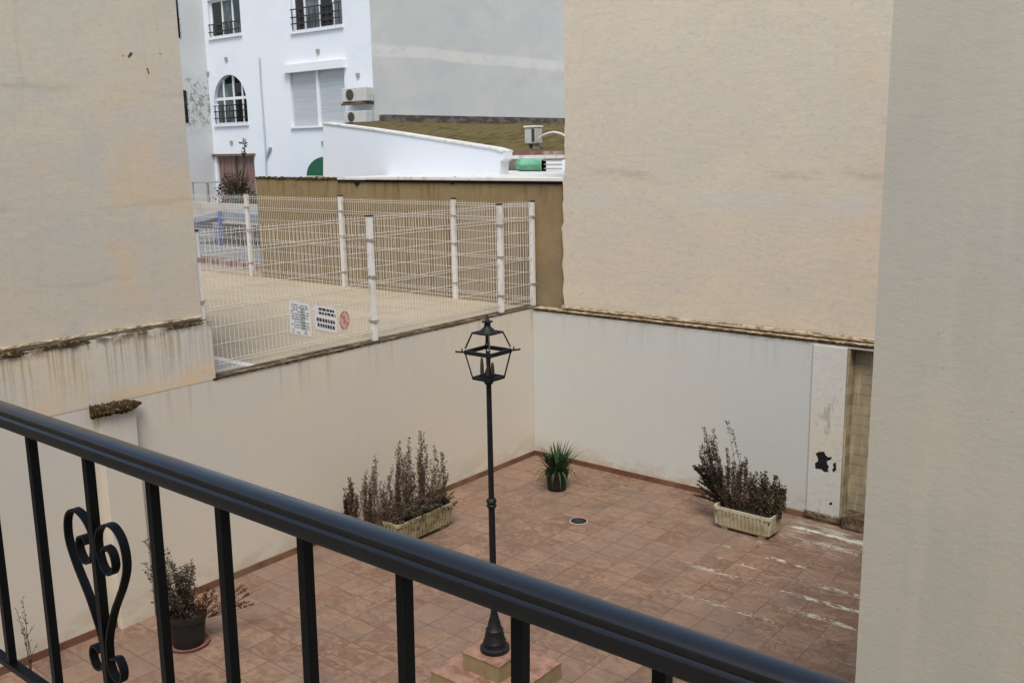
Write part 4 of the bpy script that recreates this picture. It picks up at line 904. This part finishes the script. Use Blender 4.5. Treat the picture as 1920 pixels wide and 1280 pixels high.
# low grey wall and hedge under the brown door
a, b = at(350, 400, 1, 17.5), at(478, 384, 1, 17.5)
tag(MB().box(-29, -18.2, 17.5, 17.7, 2.158, b.z).build('low_wall', CGm.m), 'low pale grey wall across the street under the brown door', 'wall')
rnd = random.Random(17)
def bush(name, label, c, rx, ry, rz_, n, lm, L=.09, twigs=0):
    t = thing(name, label, 'shrub', (c[0], c[1], c[2])); lf, st = MB(), MB()
    for i in range(n):
        while True:
            v_ = Vector((rnd.uniform(-1, 1), rnd.uniform(-1, 1), rnd.uniform(0, 1)))
            if v_.length < 1: break
        k = 1+.35*noise.noise(v_*2.3+Vector(c)); p = Vector(c)+Vector((v_.x*rx*k, v_.y*ry*k, v_.z*rz_*k))
        leaf(lf.bm, p, Vector((rnd.uniform(-1, 1), rnd.uniform(-1, 1), rnd.uniform(-.4, 1))), L*rnd.uniform(.6, 1.4), L*.5, rnd)
    for i in range(twigs):
        a_ = rnd.uniform(0, 6.28); e = Vector(c)+Vector((math.cos(a_)*rx*.8*rnd.random(), math.sin(a_)*ry*.8, rz_*rnd.uniform(.5, 1.15))); st.tube([c, Vector(c).lerp(e, .5)+Vector((0, 0, .1)), e], [.03, .018, .008], 4, False)
    lf.build('foliage', lm.m, t, fix=False)
    if twigs: st.build('stem', STEM.m, t, fix=False)
    return t
q = at(441, 383, 1, 19.0)
bush('leafless_shrub', 'tangled dark brown shrub in front of the brown garage door', (q.x+.12, 19.0, 2.72), .88, .6, 1.0, 1300, DBm, .085, 60)
mb = MB(); mb.tube([(q.x+.35, 19, 3.2), at(460, 300, 1, 19.0), at(457, 263, 1, 19.0)], [.03, .02, .012], 5); lf = MB()
tw = thing('sapling', 'thin bare sapling rising in front of the brown garage door', 'tree', (q.x+.35, 19, 2.16)); mb.tube([(q.x+.35, 19, 2.16), (q.x+.35, 19, 3.25)], .035, 5); 
for i in range(50):
    p = at(457+rnd.uniform(-4, 4), rnd.uniform(262, 300), 1, 19.0); leaf(lf.bm, p, Vector((rnd.uniform(-1, 1), rnd.uniform(-1, 1), rnd.uniform(-.4, 1))), .12, .06, rnd)
mb.build('trunk', STEM.m, tw); lf.build('foliage', DBm.m, tw, fix=False)
q = at(452, 392, 1, 17.9); bush('hedge', 'dark blue green hedge behind the low grey wall', (q.x, 18.1, 2.5), 1.5, .35, .62, 1500, HDm, .09)
# table frame by the side wing and a lamp bracket
a, b = at(377, 362, 1, 19.5), at(402, 343, 1, 19.5); mb = MB()
for x_ in (a.x, b.x):
    for y_ in (19.2, 19.8): mb.bar((x_, y_, 2.16), (x_, y_, b.z), .04)
mb.box(a.x-.03, b.x+.03, 19.17, 19.83, b.z, b.z+.04); tag(mb.build('metal_table', CLm.m), 'thin grey metal table left of the brown garage door', 'table')
